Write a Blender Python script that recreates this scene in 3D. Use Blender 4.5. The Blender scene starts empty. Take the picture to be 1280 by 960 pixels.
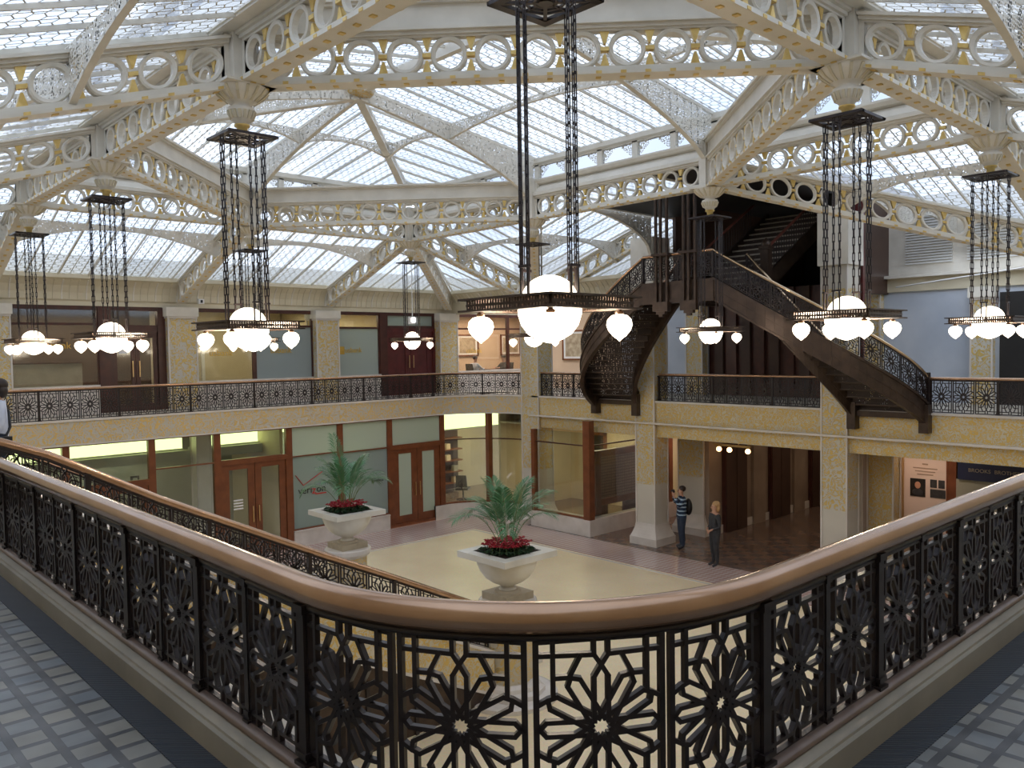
import bpy, math, random
from mathutils import Vector, Matrix, Quaternion
random.seed(7)
SC = bpy.context.scene
COL = SC.collection
PI = math.pi
V = Vector
E = 5.70            # eye height above the lobby floor
MZ = 4.145          # mezzanine floor
NX = [4.33, 9.13, 13.93]
NY = [4.24, 9.21, 14.18, 19.15]
XF, YF = 18.8, 24.0     # front of far right columns, far left wall
WX, WY = -0.62, -0.70   # walls behind the camera

# ------------------------------------------------------------------ materials
def new_mat(name):
    m = bpy.data.materials.new(name); m.use_nodes = True
    nt = m.node_tree; nt.nodes.clear()
    out = nt.nodes.new('ShaderNodeOutputMaterial')
    return m, nt, out
def N(nt, typ, **kw):
    n = nt.nodes.new(typ)
    for k, v in kw.items():
        if k.startswith('i_'):
            key = k[2:]
            key = int(key) if key.isdigit() else key.replace('_', ' ')
            n.inputs[key].default_value = v
        else: setattr(n, k, v)
    return n
def L(nt, a, b): nt.links.new(a, b)
def rgb(c): return (c[0], c[1], c[2], 1)
def bsdf(nt, out, col=None, rough=.5, metal=0, spec=.5):
    b = nt.nodes.new('ShaderNodeBsdfPrincipled')
    if col: b.inputs['Base Color'].default_value = rgb(col)
    b.inputs['Roughness'].default_value = rough
    b.inputs['Metallic'].default_value = metal
    b.inputs['Specular IOR Level'].default_value = spec
    L(nt, b.outputs[0], out.inputs[0])
    return b
def objco(nt):
    return nt.nodes.new('ShaderNodeTexCoord').outputs['Object']
def mixc(nt, fac, a, b):
    m = nt.nodes.new('ShaderNodeMix'); m.data_type = 'RGBA'
    for sock, v in ((m.inputs[0], fac), (m.inputs[6], a), (m.inputs[7], b)):
        if hasattr(v, 'is_linked'): L(nt, v, sock)
        else: sock.default_value = rgb(v) if isinstance(v, tuple) else v
    return m.outputs[2]
def mth(nt, op, a, b=None, c=None):
    m = nt.nodes.new('ShaderNodeMath'); m.operation = op
    for i, v in enumerate((a, b, c)):
        if v is None: continue
        if hasattr(v, 'is_linked'): L(nt, v, m.inputs[i])
        else: m.inputs[i].default_value = v
    return m.outputs[0]
def ramp(nt, fac, stops):
    r = nt.nodes.new('ShaderNodeValToRGB'); L(nt, fac, r.inputs[0])
    els = r.color_ramp.elements
    while len(els) < len(stops): els.new(.5)
    for e, (p, c) in zip(els, stops):
        e.position = p; e.color = rgb(c) if isinstance(c, tuple) else (c, c, c, 1)
    return r.outputs[0]
def noisy(name, c1, c2, scale=3, rough=.5, metal=0, spec=.5, bump=0, detail=4):
    m, nt, out = new_mat(name)
    b = bsdf(nt, out, None, rough, metal, spec)
    n = N(nt, 'ShaderNodeTexNoise'); n.inputs['Scale'].default_value = scale; n.inputs['Detail'].default_value = detail
    L(nt, objco(nt), n.inputs['Vector'])
    L(nt, ramp(nt, n.outputs[0], [(.3, c1), (.7, c2)]), b.inputs['Base Color'])
    if bump:
        bp = N(nt, 'ShaderNodeBump'); bp.inputs['Strength'].default_value = bump; bp.inputs['Distance'].default_value = .02
        L(nt, n.outputs[0], bp.inputs['Height']); L(nt, bp.outputs[0], b.inputs['Normal'])
    return m
def gilded(name, base, gold, scale=7, plainz=None, amount=.5):
    m, nt, out = new_mat(name)
    b = bsdf(nt, out, None, .45)
    co = objco(nt)
    n1 = N(nt, 'ShaderNodeTexNoise'); n1.inputs['Scale'].default_value = scale; n1.inputs['Detail'].default_value = 1.5
    n1.inputs['Distortion'].default_value = 1.6
    L(nt, co, n1.inputs['Vector'])
    w = mth(nt, 'ADD', mth(nt, 'MULTIPLY', mth(nt, 'SINE', mth(nt, 'MULTIPLY', n1.outputs[0], 24.0)), .5), .5)
    mask = ramp(nt, w, [(.78 - amount * .6, 0.0), (.92 - amount * .6, 1.0)])
    n2 = N(nt, 'ShaderNodeTexNoise'); n2.inputs['Scale'].default_value = 1.2; L(nt, co, n2.inputs['Vector'])
    basec = mixc(nt, n2.outputs[0], base, tuple(x * .86 for x in base))
    if plainz is not None:
        s = nt.nodes.new('ShaderNodeSeparateXYZ'); L(nt, co, s.inputs[0])
        a = mth(nt, 'GREATER_THAN', s.outputs[2], plainz[0]); c = mth(nt, 'LESS_THAN', s.outputs[2], plainz[1])
        mask = mth(nt, 'MULTIPLY', mth(nt, 'MULTIPLY', a, c), mask)
    L(nt, mixc(nt, mask, basec, gold), b.inputs['Base Color'])
    L(nt, mth(nt, 'MULTIPLY', mask, .25), b.inputs['Metallic'])
    bp = N(nt, 'ShaderNodeBump'); bp.inputs['Strength'].default_value = .8; bp.inputs['Distance'].default_value = .02
    L(nt, mask, bp.inputs['Height']); L(nt, bp.outputs[0], b.inputs['Normal'])
    return m
def hexedge(nt, uv, sx, sy):
    """distance to the edge of a stretched hexagon lattice, 0 on the lead cames"""
    mp = N(nt, 'ShaderNodeVectorMath', operation='MULTIPLY'); L(nt, uv, mp.inputs[0]); mp.inputs[1].default_value = (1 / sx, 1 / sy, 0)
    r = (1.0, 1.7320508, 1.0); h = (.5, .8660254, .5)
    def cell(vec):
        md = N(nt, 'ShaderNodeVectorMath', operation='MODULO')
        big = N(nt, 'ShaderNodeVectorMath', operation='ADD'); L(nt, vec, big.inputs[0]); big.inputs[1].default_value = (1000, 1732.0508, 0)
        L(nt, big.outputs[0], md.inputs[0]); md.inputs[1].default_value = r
        sb = N(nt, 'ShaderNodeVectorMath', operation='SUBTRACT'); L(nt, md.outputs[0], sb.inputs[0]); sb.inputs[1].default_value = h
        ab = N(nt, 'ShaderNodeVectorMath', operation='ABSOLUTE'); L(nt, sb.outputs[0], ab.inputs[0])
        s = nt.nodes.new('ShaderNodeSeparateXYZ'); L(nt, ab.outputs[0], s.inputs[0])
        d = mth(nt, 'MAXIMUM', mth(nt, 'ADD', mth(nt, 'MULTIPLY', s.outputs[0], .5), mth(nt, 'MULTIPLY', s.outputs[1], .8660254)), s.outputs[0])
        return mth(nt, 'SUBTRACT', .5, d)
    a = cell(mp.outputs[0])
    sh = N(nt, 'ShaderNodeVectorMath', operation='SUBTRACT'); L(nt, mp.outputs[0], sh.inputs[0]); sh.inputs[1].default_value = h
    return mth(nt, 'MAXIMUM', a, cell(sh.outputs[0]))

M = {}
M['paint'] = noisy('painted_iron', (.66, .62, .54), (.78, .74, .66), 2.5, .45)
M['paint_dark'] = noisy('painted_recess', (.56, .53, .46), (.66, .62, .54), 2.5, .5)
M['gold'] = noisy('gold_leaf', (.62, .42, .12), (.85, .64, .25), 9, .38, .35)
M['cornice'] = noisy('cream_plaster', (.60, .54, .40), (.70, .64, .49), 1.5, .6)
M['iron'] = noisy('dark_iron', (.018, .013, .014), (.035, .024, .024), 6, .33, .3, .6)
M['stairiron'] = noisy('bronzed_stair_iron', (.045, .028, .020), (.085, .055, .04), 5, .38, .45, .6)
M['bronze'] = noisy('polished_bronze', (.42, .24, .14), (.56, .35, .22), 3, .25, .8)
for n_ in M['bronze'].node_tree.nodes:
    if n_.type == 'BSDF_PRINCIPLED': n_.inputs['Coat Weight'].default_value = .7; n_.inputs['Coat Roughness'].default_value = .12
M['litbronze'] = noisy('lit_bronze', (.62, .45, .28), (.72, .55, .38), 3, .16, .95)  # lit copy of bronze: the right flight's rail highlight put into the colour
M['brass'] = noisy('brass', (.65, .45, .2), (.75, .52, .28), 3, .3, .9)
M['wood'] = noisy('red_brown_wood', (.15, .045, .018), (.22, .07, .026), 4, .35)
M['darkwood'] = noisy('dark_mahogany', (.045, .014, .012), (.085, .026, .018), 4, .35)
M['marble'] = noisy('white_marble', (.62, .57, .52), (.76, .71, .66), 2.2, .25, detail=8)
M['urn'] = noisy('veined_white_marble', (.66, .62, .54), (.80, .77, .70), 2, .35, detail=8)
M['urnfoot'] = noisy('tan_stone', (.36, .30, .21), (.46, .39, .28), 5, .5)
M['bluemarble'] = noisy('blue_grey_marble', (.46, .52, .62), (.58, .63, .72), 1.1, .3, detail=8)
M['curb'] = noisy('grey_marble_curb', (.34, .31, .26), (.46, .42, .35), 3, .4, detail=7)
M['plinth'] = noisy('brown_metal_plinth', (.16, .11, .09), (.22, .16, .13), 5, .35, .3)
M['cream'] = noisy('cream_wall', (.66, .56, .38), (.74, .64, .45), 1, .6)
M['warmwall'] = noisy('warm_beige_wall', (.60, .44, .32), (.68, .52, .38), 1, .6)
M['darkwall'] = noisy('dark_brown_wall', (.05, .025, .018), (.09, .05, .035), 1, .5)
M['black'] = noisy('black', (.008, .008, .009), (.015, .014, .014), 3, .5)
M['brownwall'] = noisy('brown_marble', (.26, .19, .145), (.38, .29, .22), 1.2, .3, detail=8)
M['gild'] = gilded('gilded_marble', (.62, .58, .51), (.74, .53, .20), 6.5, None, .42)
M['gild2'] = gilded('gilded_yellow_marble', (.70, .62, .46), (.72, .50, .15), 8, None, .55)
M['gildcol'] = gilded('gilded_column_marble', (.66, .62, .54), (.70, .51, .17), 6, (1.75, 7.0), .5)
M['urngild'] = gilded('gilded_pedestal', (.62, .55, .42), (.68, .50, .2), 6, (.3, 1.45), .4)
M['white'] = noisy('white_panel', (.78, .78, .78), (.85, .85, .84), 2, .5)
M['navy'] = noisy('navy_panel', (.012, .02, .07), (.018, .028, .09), 2, .4)
M['red'] = noisy('poinsettia_red', (.30, .004, .015), (.50, .015, .03), 20, .5)
M['leaf'] = noisy('dark_leaf', (.012, .04, .015), (.03, .08, .03), 15, .45)
M['palm'] = noisy('palm_green', (.03, .12, .04), (.09, .25, .10), 6, .35)
M['palmstem'] = noisy('palm_stem', (.10, .16, .05), (.18, .22, .08), 12, .5)
M['soil'] = noisy('soil', (.02, .014, .01), (.05, .03, .02), 20, .9)
M['skin'] = noisy('skin', (.52, .28, .19), (.58, .33, .23), 5, .5)
M['hairdark'] = noisy('dark_hair', (.02, .012, .01), (.04, .025, .018), 20, .5)
M['hairblond'] = noisy('blond_hair', (.42, .24, .10), (.55, .34, .16), 25, .5)
M['jeans'] = noisy('blue_jeans', (.018, .03, .055), (.035, .05, .085), 15, .8)
M['charcoal'] = noisy('charcoal_cloth', (.03, .03, .034), (.05, .05, .055), 12, .8)
M['shirtwhite'] = noisy('pale_blue_shirt', (.50, .56, .70), (.66, .70, .80), 6, .8)
M['shoe'] = noisy('shoe', (.02, .02, .025), (.05, .05, .06), 8, .5)
M['signgold'] = noisy('gold_lettering', (.55, .33, .05), (.7, .45, .08), 8, .4, .1)
M['signred'] = noisy('red_lettering', (.55, .02, .02), (.65, .03, .03), 8, .4)
M['terracotta'] = noisy('dull_red_panel', (.22, .07, .05), (.28, .10, .07), 3, .5)
M['louvre'] = noisy('white_louvre', (.70, .70, .68), (.78, .78, .76), 3, .5)

def m_stripes():
    m, nt, out = new_mat('navy_white_striped_knit'); b = bsdf(nt, out, None, .85)
    s = nt.nodes.new('ShaderNodeSeparateXYZ'); L(nt, objco(nt), s.inputs[0])
    w = mth(nt, 'FRACT', mth(nt, 'MULTIPLY', s.outputs[2], 9.0))
    L(nt, mixc(nt, mth(nt, 'GREATER_THAN', w, .68), (.012, .03, .07), (.40, .52, .62)), b.inputs['Base Color']); return m
M['stripes'] = m_stripes()
def m_sky():
    m, nt, out = new_mat('leaded_skylight_glass')
    uv = nt.nodes.new('ShaderNodeUVMap').outputs[0]
    e1 = hexedge(nt, uv, .21, .16)
    s = nt.nodes.new('ShaderNodeSeparateXYZ'); L(nt, uv, s.inputs[0])
    gx = mth(nt, 'LESS_THAN', mth(nt, 'ABSOLUTE', mth(nt, 'SUBTRACT', mth(nt, 'FRACT', mth(nt, 'MULTIPLY', s.outputs[0], 4.0)), .5)), .045)
    mask = mth(nt, 'MAXIMUM', mth(nt, 'LESS_THAN', e1, .045), gx)
    n = N(nt, 'ShaderNodeTexNoise'); n.inputs['Scale'].default_value = .6; L(nt, objco(nt), n.inputs['Vector'])
    tr = nt.nodes.new('ShaderNodeBsdfTransparent')
    L(nt, ramp(nt, n.outputs[0], [(.35, (.28, .32, .37)), (.65, (.38, .41, .44))]), tr.inputs[0])
    tl = nt.nodes.new('ShaderNodeBsdfTranslucent'); tl.inputs[0].default_value = (.62, .67, .74, 1)
    gl = nt.nodes.new('ShaderNodeMixShader'); gl.inputs[0].default_value = .25
    L(nt, tr.outputs[0], gl.inputs[1]); L(nt, tl.outputs[0], gl.inputs[2])
    came = nt.nodes.new('ShaderNodeBsdfDiffuse'); came.inputs[0].default_value = (.55, .53, .48, 1)
    mx = nt.nodes.new('ShaderNodeMixShader'); L(nt, mask, mx.inputs[0]); L(nt, gl.outputs[0], mx.inputs[1]); L(nt, came.outputs[0], mx.inputs[2])
    L(nt, mx.outputs[0], out.inputs[0]); return m
M['skyglass'] = m_sky()
def m_clear(name, tint, alpha, rough=.05, diff=None):
    m, nt, out = new_mat(name)
    tr = nt.nodes.new('ShaderNodeBsdfTransparent'); tr.inputs[0].default_value = rgb(tint)
    if diff:
        g0 = nt.nodes.new('ShaderNodeBsdfDiffuse'); g0.inputs[0].default_value = rgb(diff); g1 = nt.nodes.new('ShaderNodeBsdfTranslucent'); g1.inputs[0].default_value = (.16, .18, .14, 1)
        g = nt.nodes.new('ShaderNodeAddShader'); L(nt, g0.outputs[0], g.inputs[0]); L(nt, g1.outputs[0], g.inputs[1])
    else:
        g = nt.nodes.new('ShaderNodeBsdfGlossy'); g.inputs[0].default_value = (.9, .9, .9, 1); g.inputs['Roughness'].default_value = rough
    mx = nt.nodes.new('ShaderNodeMixShader'); mx.inputs[0].default_value = alpha
    L(nt, tr.outputs[0], mx.inputs[1]); L(nt, g.outputs[0], mx.inputs[2]); L(nt, mx.outputs[0], out.inputs[0]); return m
M['glass'] = m_clear('clear_shop_glass', (.85, .88, .86), .09)
M['frost'] = m_clear('frosted_glass', (.45, .50, .50), .93, diff=(.24, .29, .30))
M['frostpale'] = m_clear('pale_frosted_glass', (.6, .65, .6), .93, diff=(.42, .48, .42))
M['frostblue'] = m_clear('blue_grey_film_glass', (.3, .34, .38), .96, diff=(.26, .30, .33))
def m_perf(name, col, scale=26, th=.052, metal=0):
    m, nt, out = new_mat(name)
    v = N(nt, 'ShaderNodeTexVoronoi', feature='DISTANCE_TO_EDGE'); v.inputs['Scale'].default_value = scale; v.inputs['Randomness'].default_value = .55
    L(nt, objco(nt), v.inputs['Vector'])
    b = nt.nodes.new('ShaderNodeBsdfPrincipled'); b.inputs['Base Color'].default_value = rgb(col); b.inputs['Roughness'].default_value = .5; b.inputs['Metallic'].default_value = metal
    t = nt.nodes.new('ShaderNodeBsdfTransparent')
    mx = nt.nodes.new('ShaderNodeMixShader'); L(nt, mth(nt, 'GREATER_THAN', v.outputs[0], th * 1.9), mx.inputs[0])
    L(nt, b.outputs[0], mx.inputs[1]); L(nt, t.outputs[0], mx.inputs[2]); L(nt, mx.outputs[0], out.inputs[0]); return m
M['perf'] = m_perf('perforated_painted_iron', (.76, .72, .64), 24, .08)
M['posterpink'] = noisy('poster_paper', (.72, .60, .54), (.80, .68, .62), 1, .6)
M['perfdark'] = m_perf('perforated_dark_iron', (.05, .035, .03), 26, .125, .4)
def m_floor(name, kind):
    m, nt, out = new_mat(name); b = bsdf(nt, out, None, .16)
    co = objco(nt)
    n = N(nt, 'ShaderNodeTexNoise'); n.inputs['Scale'].default_value = .8; n.inputs['Detail'].default_value = 6; L(nt, co, n.inputs['Vector'])
    if kind == 'cream':
        c = ramp(nt, n.outputs[0], [(.3, (.76, .60, .36)), (.7, (.86, .71, .46))])
        ch = N(nt, 'ShaderNodeTexVoronoi', feature='F1'); ch.inputs['Scale'].default_value = 40; L(nt, co, ch.inputs['Vector'])
        c = mixc(nt, .08, c, ch.outputs['Color'])
        b.inputs['Roughness'].default_value = .3
    elif kind == 'pink':
        mp = N(nt, 'ShaderNodeMapping'); mp.inputs['Rotation'].default_value = (0, 0, PI / 4); L(nt, co, mp.inputs[0])
        ch = N(nt, 'ShaderNodeTexChecker'); ch.inputs['Scale'].default_value = 8.5
        ch.inputs[1].default_value = (.44, .24, .21, 1); ch.inputs[2].default_value = (.58, .46, .40, 1); L(nt, mp.outputs[0], ch.inputs[0])
        c = mixc(nt, .2, ch.outputs[0], n.outputs[0])
    else:
        ch = N(nt, 'ShaderNodeTexChecker'); ch.inputs['Scale'].default_value = 3.2
        ch.inputs[1].default_value = (.16, .075, .035, 1); ch.inputs[2].default_value = (.09, .045, .028, 1); L(nt, co, ch.inputs[0])
        c = mixc(nt, .12, ch.outputs[0], n.outputs[0])
    L(nt, c, b.inputs['Base Color']); return m
M['fcream'] = m_floor('cream_mosaic_floor', 'cream'); M['fpink'] = m_floor('pink_border_mosaic', 'pink'); M['fdark'] = m_floor('brown_mosaic_floor', 'dark')
def m_tiles():
    m, nt, out = new_mat('glass_block_paving'); b = bsdf(nt, out, None, .3)
    br = N(nt, 'ShaderNodeTexBrick'); br.offset = 0; br.squash = 1
    br.inputs['Scale'].default_value = 1; br.inputs['Brick Width'].default_value = .142; br.inputs['Row Height'].default_value = .142
    br.inputs['Mortar Size'].default_value = .018; br.inputs['Mortar Smooth'].default_value = .1; br.inputs['Bias'].default_value = -.1
    br.inputs['Color1'].default_value = (.13, .16, .19, 1); br.inputs['Color2'].default_value = (.27, .25, .20, 1); br.inputs['Mortar'].default_value = (.018, .024, .036, 1)
    L(nt, objco(nt), br.inputs['Vector'])
    n = N(nt, 'ShaderNodeTexNoise'); n.inputs['Scale'].default_value = 5; L(nt, objco(nt), n.inputs['Vector'])
    L(nt, mixc(nt, .2, br.outputs[0], n.outputs[0]), b.inputs['Base Color'])
    bp = N(nt, 'ShaderNodeBump'); bp.inputs['Strength'].default_value = .5; bp.inputs['Distance'].default_value = .006; bp.invert = True
    L(nt, br.outputs['Fac'], bp.inputs['Height']); L(nt, bp.outputs[0], b.inputs['Normal']); return m
M['tiles'] = m_tiles()
def m_ribbed():
    m, nt, out = new_mat('ribbed_iron_strip'); b = bsdf(nt, out, (.035, .042, .055), .4, .5)
    w = N(nt, 'ShaderNodeTexWave'); w.inputs['Scale'].default_value = 28; w.bands_direction = 'DIAGONAL'
    L(nt, objco(nt), w.inputs['Vector'])
    bp = N(nt, 'ShaderNodeBump'); bp.inputs['Strength'].default_value = .6; bp.inputs['Distance'].default_value = .004
    L(nt, w.outputs[0], bp.inputs['Height']); L(nt, bp.outputs[0], b.inputs['Normal']); return m
M['ribbed'] = m_ribbed()
def m_emit(name, col, s, trans=0.0):
    m, nt, out = new_mat(name); e = nt.nodes.new('ShaderNodeEmission'); e.inputs[0].default_value = rgb(col); e.inputs[1].default_value = s
    if trans:
        t = nt.nodes.new('ShaderNodeBsdfTransparent'); mx = nt.nodes.new('ShaderNodeMixShader'); mx.inputs[0].default_value = 1 - trans
        L(nt, t.outputs[0], mx.inputs[1]); L(nt, e.outputs[0], mx.inputs[2]); L(nt, mx.outputs[0], out.inputs[0])
    else: L(nt, e.outputs[0], out.inputs[0])
    return m
M['globe'] = m_emit('lit_opal_globe', (1, .86, .68), 5.5, .35)
M['bulb'] = m_emit('lit_amber_bulb', (1, .55, .22), 6)
M['fluoro'] = m_emit('lit_fluorescent_cove', (.88, 1, .42), 2.2)
M['spot'] = m_emit('lit_downlight', (1, .8, .55), 8)
M['whitelight'] = m_emit('lit_floodlight', (1, 1, 1), 6)
def m_lattice():
    m, nt, out = new_mat('woven_lattice'); b = bsdf(nt, out, None, .5)
    br = N(nt, 'ShaderNodeTexBrick'); br.offset = 0; br.inputs['Scale'].default_value = 1
    br.inputs['Brick Width'].default_value = .09; br.inputs['Row Height'].default_value = .09; br.inputs['Mortar Size'].default_value = .012
    br.inputs['Color1'].default_value = (.34, .24, .19, 1); br.inputs['Color2'].default_value = (.29, .20, .16, 1); br.inputs['Mortar'].default_value = (.12, .075, .055, 1)
    mp = N(nt, 'ShaderNodeMapping'); mp.inputs['Rotation'].default_value = (PI / 2, 0, 0); L(nt, objco(nt), mp.inputs[0]); L(nt, mp.outputs[0], br.inputs['Vector'])
    L(nt, br.outputs[0], b.inputs['Base Color']); return m
M['lattice'] = m_lattice()

# ------------------------------------------------------------------ mesh builder
class MB:
    def __init__(s): s.v = []; s.f = []; s.mi = []; s.sm = []; s.mats = []; s.uv = {}
    def m(s, mat):
        mat = M[mat] if isinstance(mat, str) else mat
        if mat not in s.mats: s.mats.append(mat)
        return s.mats.index(mat)
    def add(s, vs, fs, mat, smooth=False):
        k = len(s.v); i = s.m(mat); s.v += [tuple(p) for p in vs]
        for f in fs: s.f.append(tuple(k + a for a in f)); s.mi.append(i); s.sm.append(smooth)
    def hexa(s, p, mat):   # 4 bottom points then 4 top points
        s.add(p, [(0, 3, 2, 1), (4, 5, 6, 7), (0, 1, 5, 4), (1, 2, 6, 5), (2, 3, 7, 6), (3, 0, 4, 7)], mat)
    def box(s, x0, x1, y0, y1, z0, z1, mat):
        s.hexa([(x0, y0, z0), (x1, y0, z0), (x1, y1, z0), (x0, y1, z0), (x0, y0, z1), (x1, y0, z1), (x1, y1, z1), (x0, y1, z1)], mat)
    def bar(s, p, q, w, h, mat, up=(0, 0, 1), ext=0):
        p = V(p); q = V(q); d = (q - p)
        if d.length < 1e-6: return
        d.normalize(); p = p - d * ext; q = q + d * ext
        u = V(up); a = d.cross(u)
        if a.length < 1e-4: a = d.cross(V((1, 0, 0)))
        a.normalize(); b = a.cross(d).normalized()
        a = a * w / 2; b = b * h / 2
        s.hexa([p - a - b, p + a - b, q + a - b, q - a - b, p - a + b, p + a + b, q + a + b, q - a + b], mat)
    def prism(s, poly, f0, f1, mat):   # poly (s,t) list; f0/f1 map to world
        n = len(poly); a = [f0(*p) for p in poly]; b = [f1(*p) for p in poly]
        s.add(a + b, [tuple(range(n - 1, -1, -1)), tuple(range(n, 2 * n))] + [(i, (i + 1) % n, n + (i + 1) % n, n + i) for i in range(n)], mat)
    def lathe(s, prof, mat, c=(0, 0, 0), seg=24, smooth=True, close=False):
        vs = []; fs = []
        for r, z in prof:
            for k in range(seg):
                a = 2 * PI * k / seg; vs.append((c[0] + r * math.cos(a), c[1] + r * math.sin(a), c[2] + z))
        for i in range(len(prof) - 1):
            for k in range(seg):
                k2 = (k + 1) % seg; fs.append((i * seg + k, i * seg + k2, (i + 1) * seg + k2, (i + 1) * seg + k))
        s.add(vs, fs, mat, smooth)
        if prof[0][0] > 1e-4: s.add(vs[:seg], [tuple(range(seg - 1, -1, -1))], mat)
        if prof[-1][0] > 1e-4: s.add(vs[-seg:], [tuple(range(seg))], mat)
    def tube(s, pts, r, mat, seg=8, rz=None, cap=True, up=(0, 0, 1)):
        pts = [V(p) for p in pts]; vs = []; n = len(pts)
        for i, p in enumerate(pts):
            d = (pts[min(i + 1, n - 1)] - pts[max(i - 1, 0)]).normalized()
            a = d.cross(V(up))
            if a.length < 1e-3: a = d.cross(V((1, 0, 0)))
            a.normalize(); b = a.cross(d)
            rr = r[i] if isinstance(r, (list, tuple)) else r
            rb = rz if rz else rr
            for k in range(seg):
                t = 2 * PI * k / seg; vs.append(p + a * (rr * math.cos(t)) + b * (rb * math.sin(t)))
        fs = [(i * seg + k, (i + 1) * seg + k, (i + 1) * seg + (k + 1) % seg, i * seg + (k + 1) % seg) for i in range(n - 1) for k in range(seg)]
        s.add(vs, fs, mat, True)
        if cap: s.add(vs[:seg], [tuple(range(seg))], mat); s.add(vs[-seg:], [tuple(range(seg - 1, -1, -1))], mat)
    def sphere(s, c, r, mat, seg=16, rings=10, sc=(1, 1, 1)):
        prof = [(max(1e-5, r * math.sin(PI * i / rings)), -r * math.cos(PI * i / rings)) for i in range(rings + 1)]
        k = len(s.v); s.lathe(prof, mat, (0, 0, 0), seg)
        for i in range(k, len(s.v)):
            v = s.v[i]; s.v[i] = (c[0] + v[0] * sc[0], c[1] + v[1] * sc[1], c[2] + v[2] * sc[2])
    def quad_uv(s, p, mat, uv):
        k = len(s.f); s.add(p, [(0, 1, 2, 3)], mat); s.uv[k] = uv
    def build(s, name, parent=None, **kw):
        me = bpy.data.meshes.new(name)
        me.from_pydata(s.v, [], s.f)
        for mt in s.mats: me.materials.append(mt)
        me.polygons.foreach_set('material_index', s.mi)
        me.polygons.foreach_set('use_smooth', s.sm)
        if s.uv:
            ul = me.uv_layers.new(name='UVMap')
            for fi, uvs in s.uv.items():
                for li, c in zip(me.polygons[fi].loop_indices, uvs): ul.data[li].uv = c
        me.update()
        return link(name, me, parent, **kw)
def link(name, data, parent=None, label=None, cat=None, group=None, kind=None, loc=None):
    o = bpy.data.objects.new(name, data); COL.objects.link(o)
    if parent is not None: o.parent = parent
    if loc is not None: o.location = loc
    tag(o, label, cat, group, kind); return o
def tag(o, label=None, cat=None, group=None, kind=None):
    if label: o['label'] = label
    if cat: o['category'] = cat
    if group: o['group'] = group
    if kind: o['kind'] = kind
    return o
def empty(name, loc=(0, 0, 0), rz=0, **kw):
    o = link(name, None, loc=loc, **kw); o.rotation_euler[2] = rz; return o
def copy_tree(o, parent=None):
    c = o.copy(); COL.objects.link(c)
    if parent is not None: c.parent = parent
    for ch in o.children: copy_tree(ch, c)
    return c
def text(body, mat, size, loc, rot, parent=None, name='lettering', ext=.004, align='CENTER', **kw):
    cu = bpy.data.curves.new(name, 'FONT'); cu.body = body; cu.size = size; cu.extrude = ext; cu.align_x = align; cu.align_y = 'CENTER'
    cu.materials.append(M[mat]); t = bpy.data.objects.new('t', cu); COL.objects.link(t); bpy.context.view_layer.update()
    me = bpy.data.meshes.new_from_object(t.evaluated_get(bpy.context.evaluated_depsgraph_get())); bpy.data.objects.remove(t)
    o = link(name, me, parent, loc=loc, **kw); o.rotation_euler = rot; return o
# ------------------------------------------------------------------ rosette railing panel
PW = .42
def rosette_segs():
    S = []; hw = .0215; r0 = .018
    for k in range(12):
        tip = .194 if k % 6 == 0 else .183; r1 = tip - (.036 if k % 6 == 0 else .019)
        a = PI * k / 6; d = (math.sin(a), math.cos(a)); n = (d[1], -d[0])
        P = lambda r, o: (d[0] * r + n[0] * o, d[1] * r + n[1] * o)
        for o in (-hw, hw):
            S.append((P(r0, o), P(r1, o))); S.append((P(r1, o), P(tip, 0)))
    for v in (1, -1):
        for h in (1, -1):
            S.append(((0, v * .194), (h * hw, v * .226))); S.append(((h * hw, v * .226), (h * hw, v * .268)))
            S.append(((h * hw, v * .226), (h * .193, v * .226)))
            S.append(((h * .143, v * .268), (h * .143, v * .105)))
            S.append(((h * .143, v * .158), (h * .09, v * .160)))
            S.append(((h * .062, v * .226), (h * .098, v * .156)))
            S.append(((h * .158, v * .092), (h * .193, v * .072)))
        S.append(((-.193, v * .268), (.193, v * .268)))
    for h in (1, -1):
        S.append(((h * .193, -.27), (h * .193, .27))); S.append(((h * .18, 0), (h * .193, 0)))
    return S
SEGS = rosette_segs()
def panel_mesh(mp, mat='iron', bw=.0145, th=.018):
    """mp(s,t,w)->world point for panel coordinates; builds the pierced panel"""
    b = MB()
    for (p, q) in SEGS:
        dx, dz = q[0] - p[0], q[1] - p[1]; l = math.hypot(dx, dz)
        if l < 1e-5: continue
        dx /= l; dz /= l; wd = bw * (1.25 if abs(dx) < .01 and abs(p[0]) > .19 else 1) / 2
        e = .004; p2 = (p[0] - dx * e, p[1] - dz * e); q2 = (q[0] + dx * e, q[1] + dz * e)
        c = [(p2[0] - dz * wd, p2[1] + dx * wd), (p2[0] + dz * wd, p2[1] - dx * wd), (q2[0] + dz * wd, q2[1] - dx * wd), (q2[0] - dz * wd, q2[1] + dx * wd)]
        b.hexa([mp(s, t, -th / 2) for s, t in c] + [mp(s, t, th / 2) for s, t in c], mat)
    return b
FLAT_PANEL = {}
def flat_panel(mat='iron'):
    if mat not in FLAT_PANEL:
        o = panel_mesh(lambda s, t, w: (s, w, t), mat).build('panel'); FLAT_PANEL[mat] = o.data
        bpy.data.objects.remove(o)
    return FLAT_PANEL[mat]
POST = {}
def post_mesh(h=.60, w=.036, mat='iron'):
    k = (round(h, 3), w, mat)
    if k not in POST:
        b = MB(); b.box(-w / 2, w / 2, -w / 2, w / 2, 0, h, mat)
        b.box(-w * .8, w * .8, -w * .8, w * .8, 0, .03, mat); b.box(-w * .7, w * .7, -w * .7, w * .7, .045, .065, mat); b.box(-w * .7, w * .7, -w * .7, w * .7, h - .03, h, mat)
        o = b.build('post'); POST[k] = o.data; bpy.data.objects.remove(o)
    return POST[k]
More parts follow.
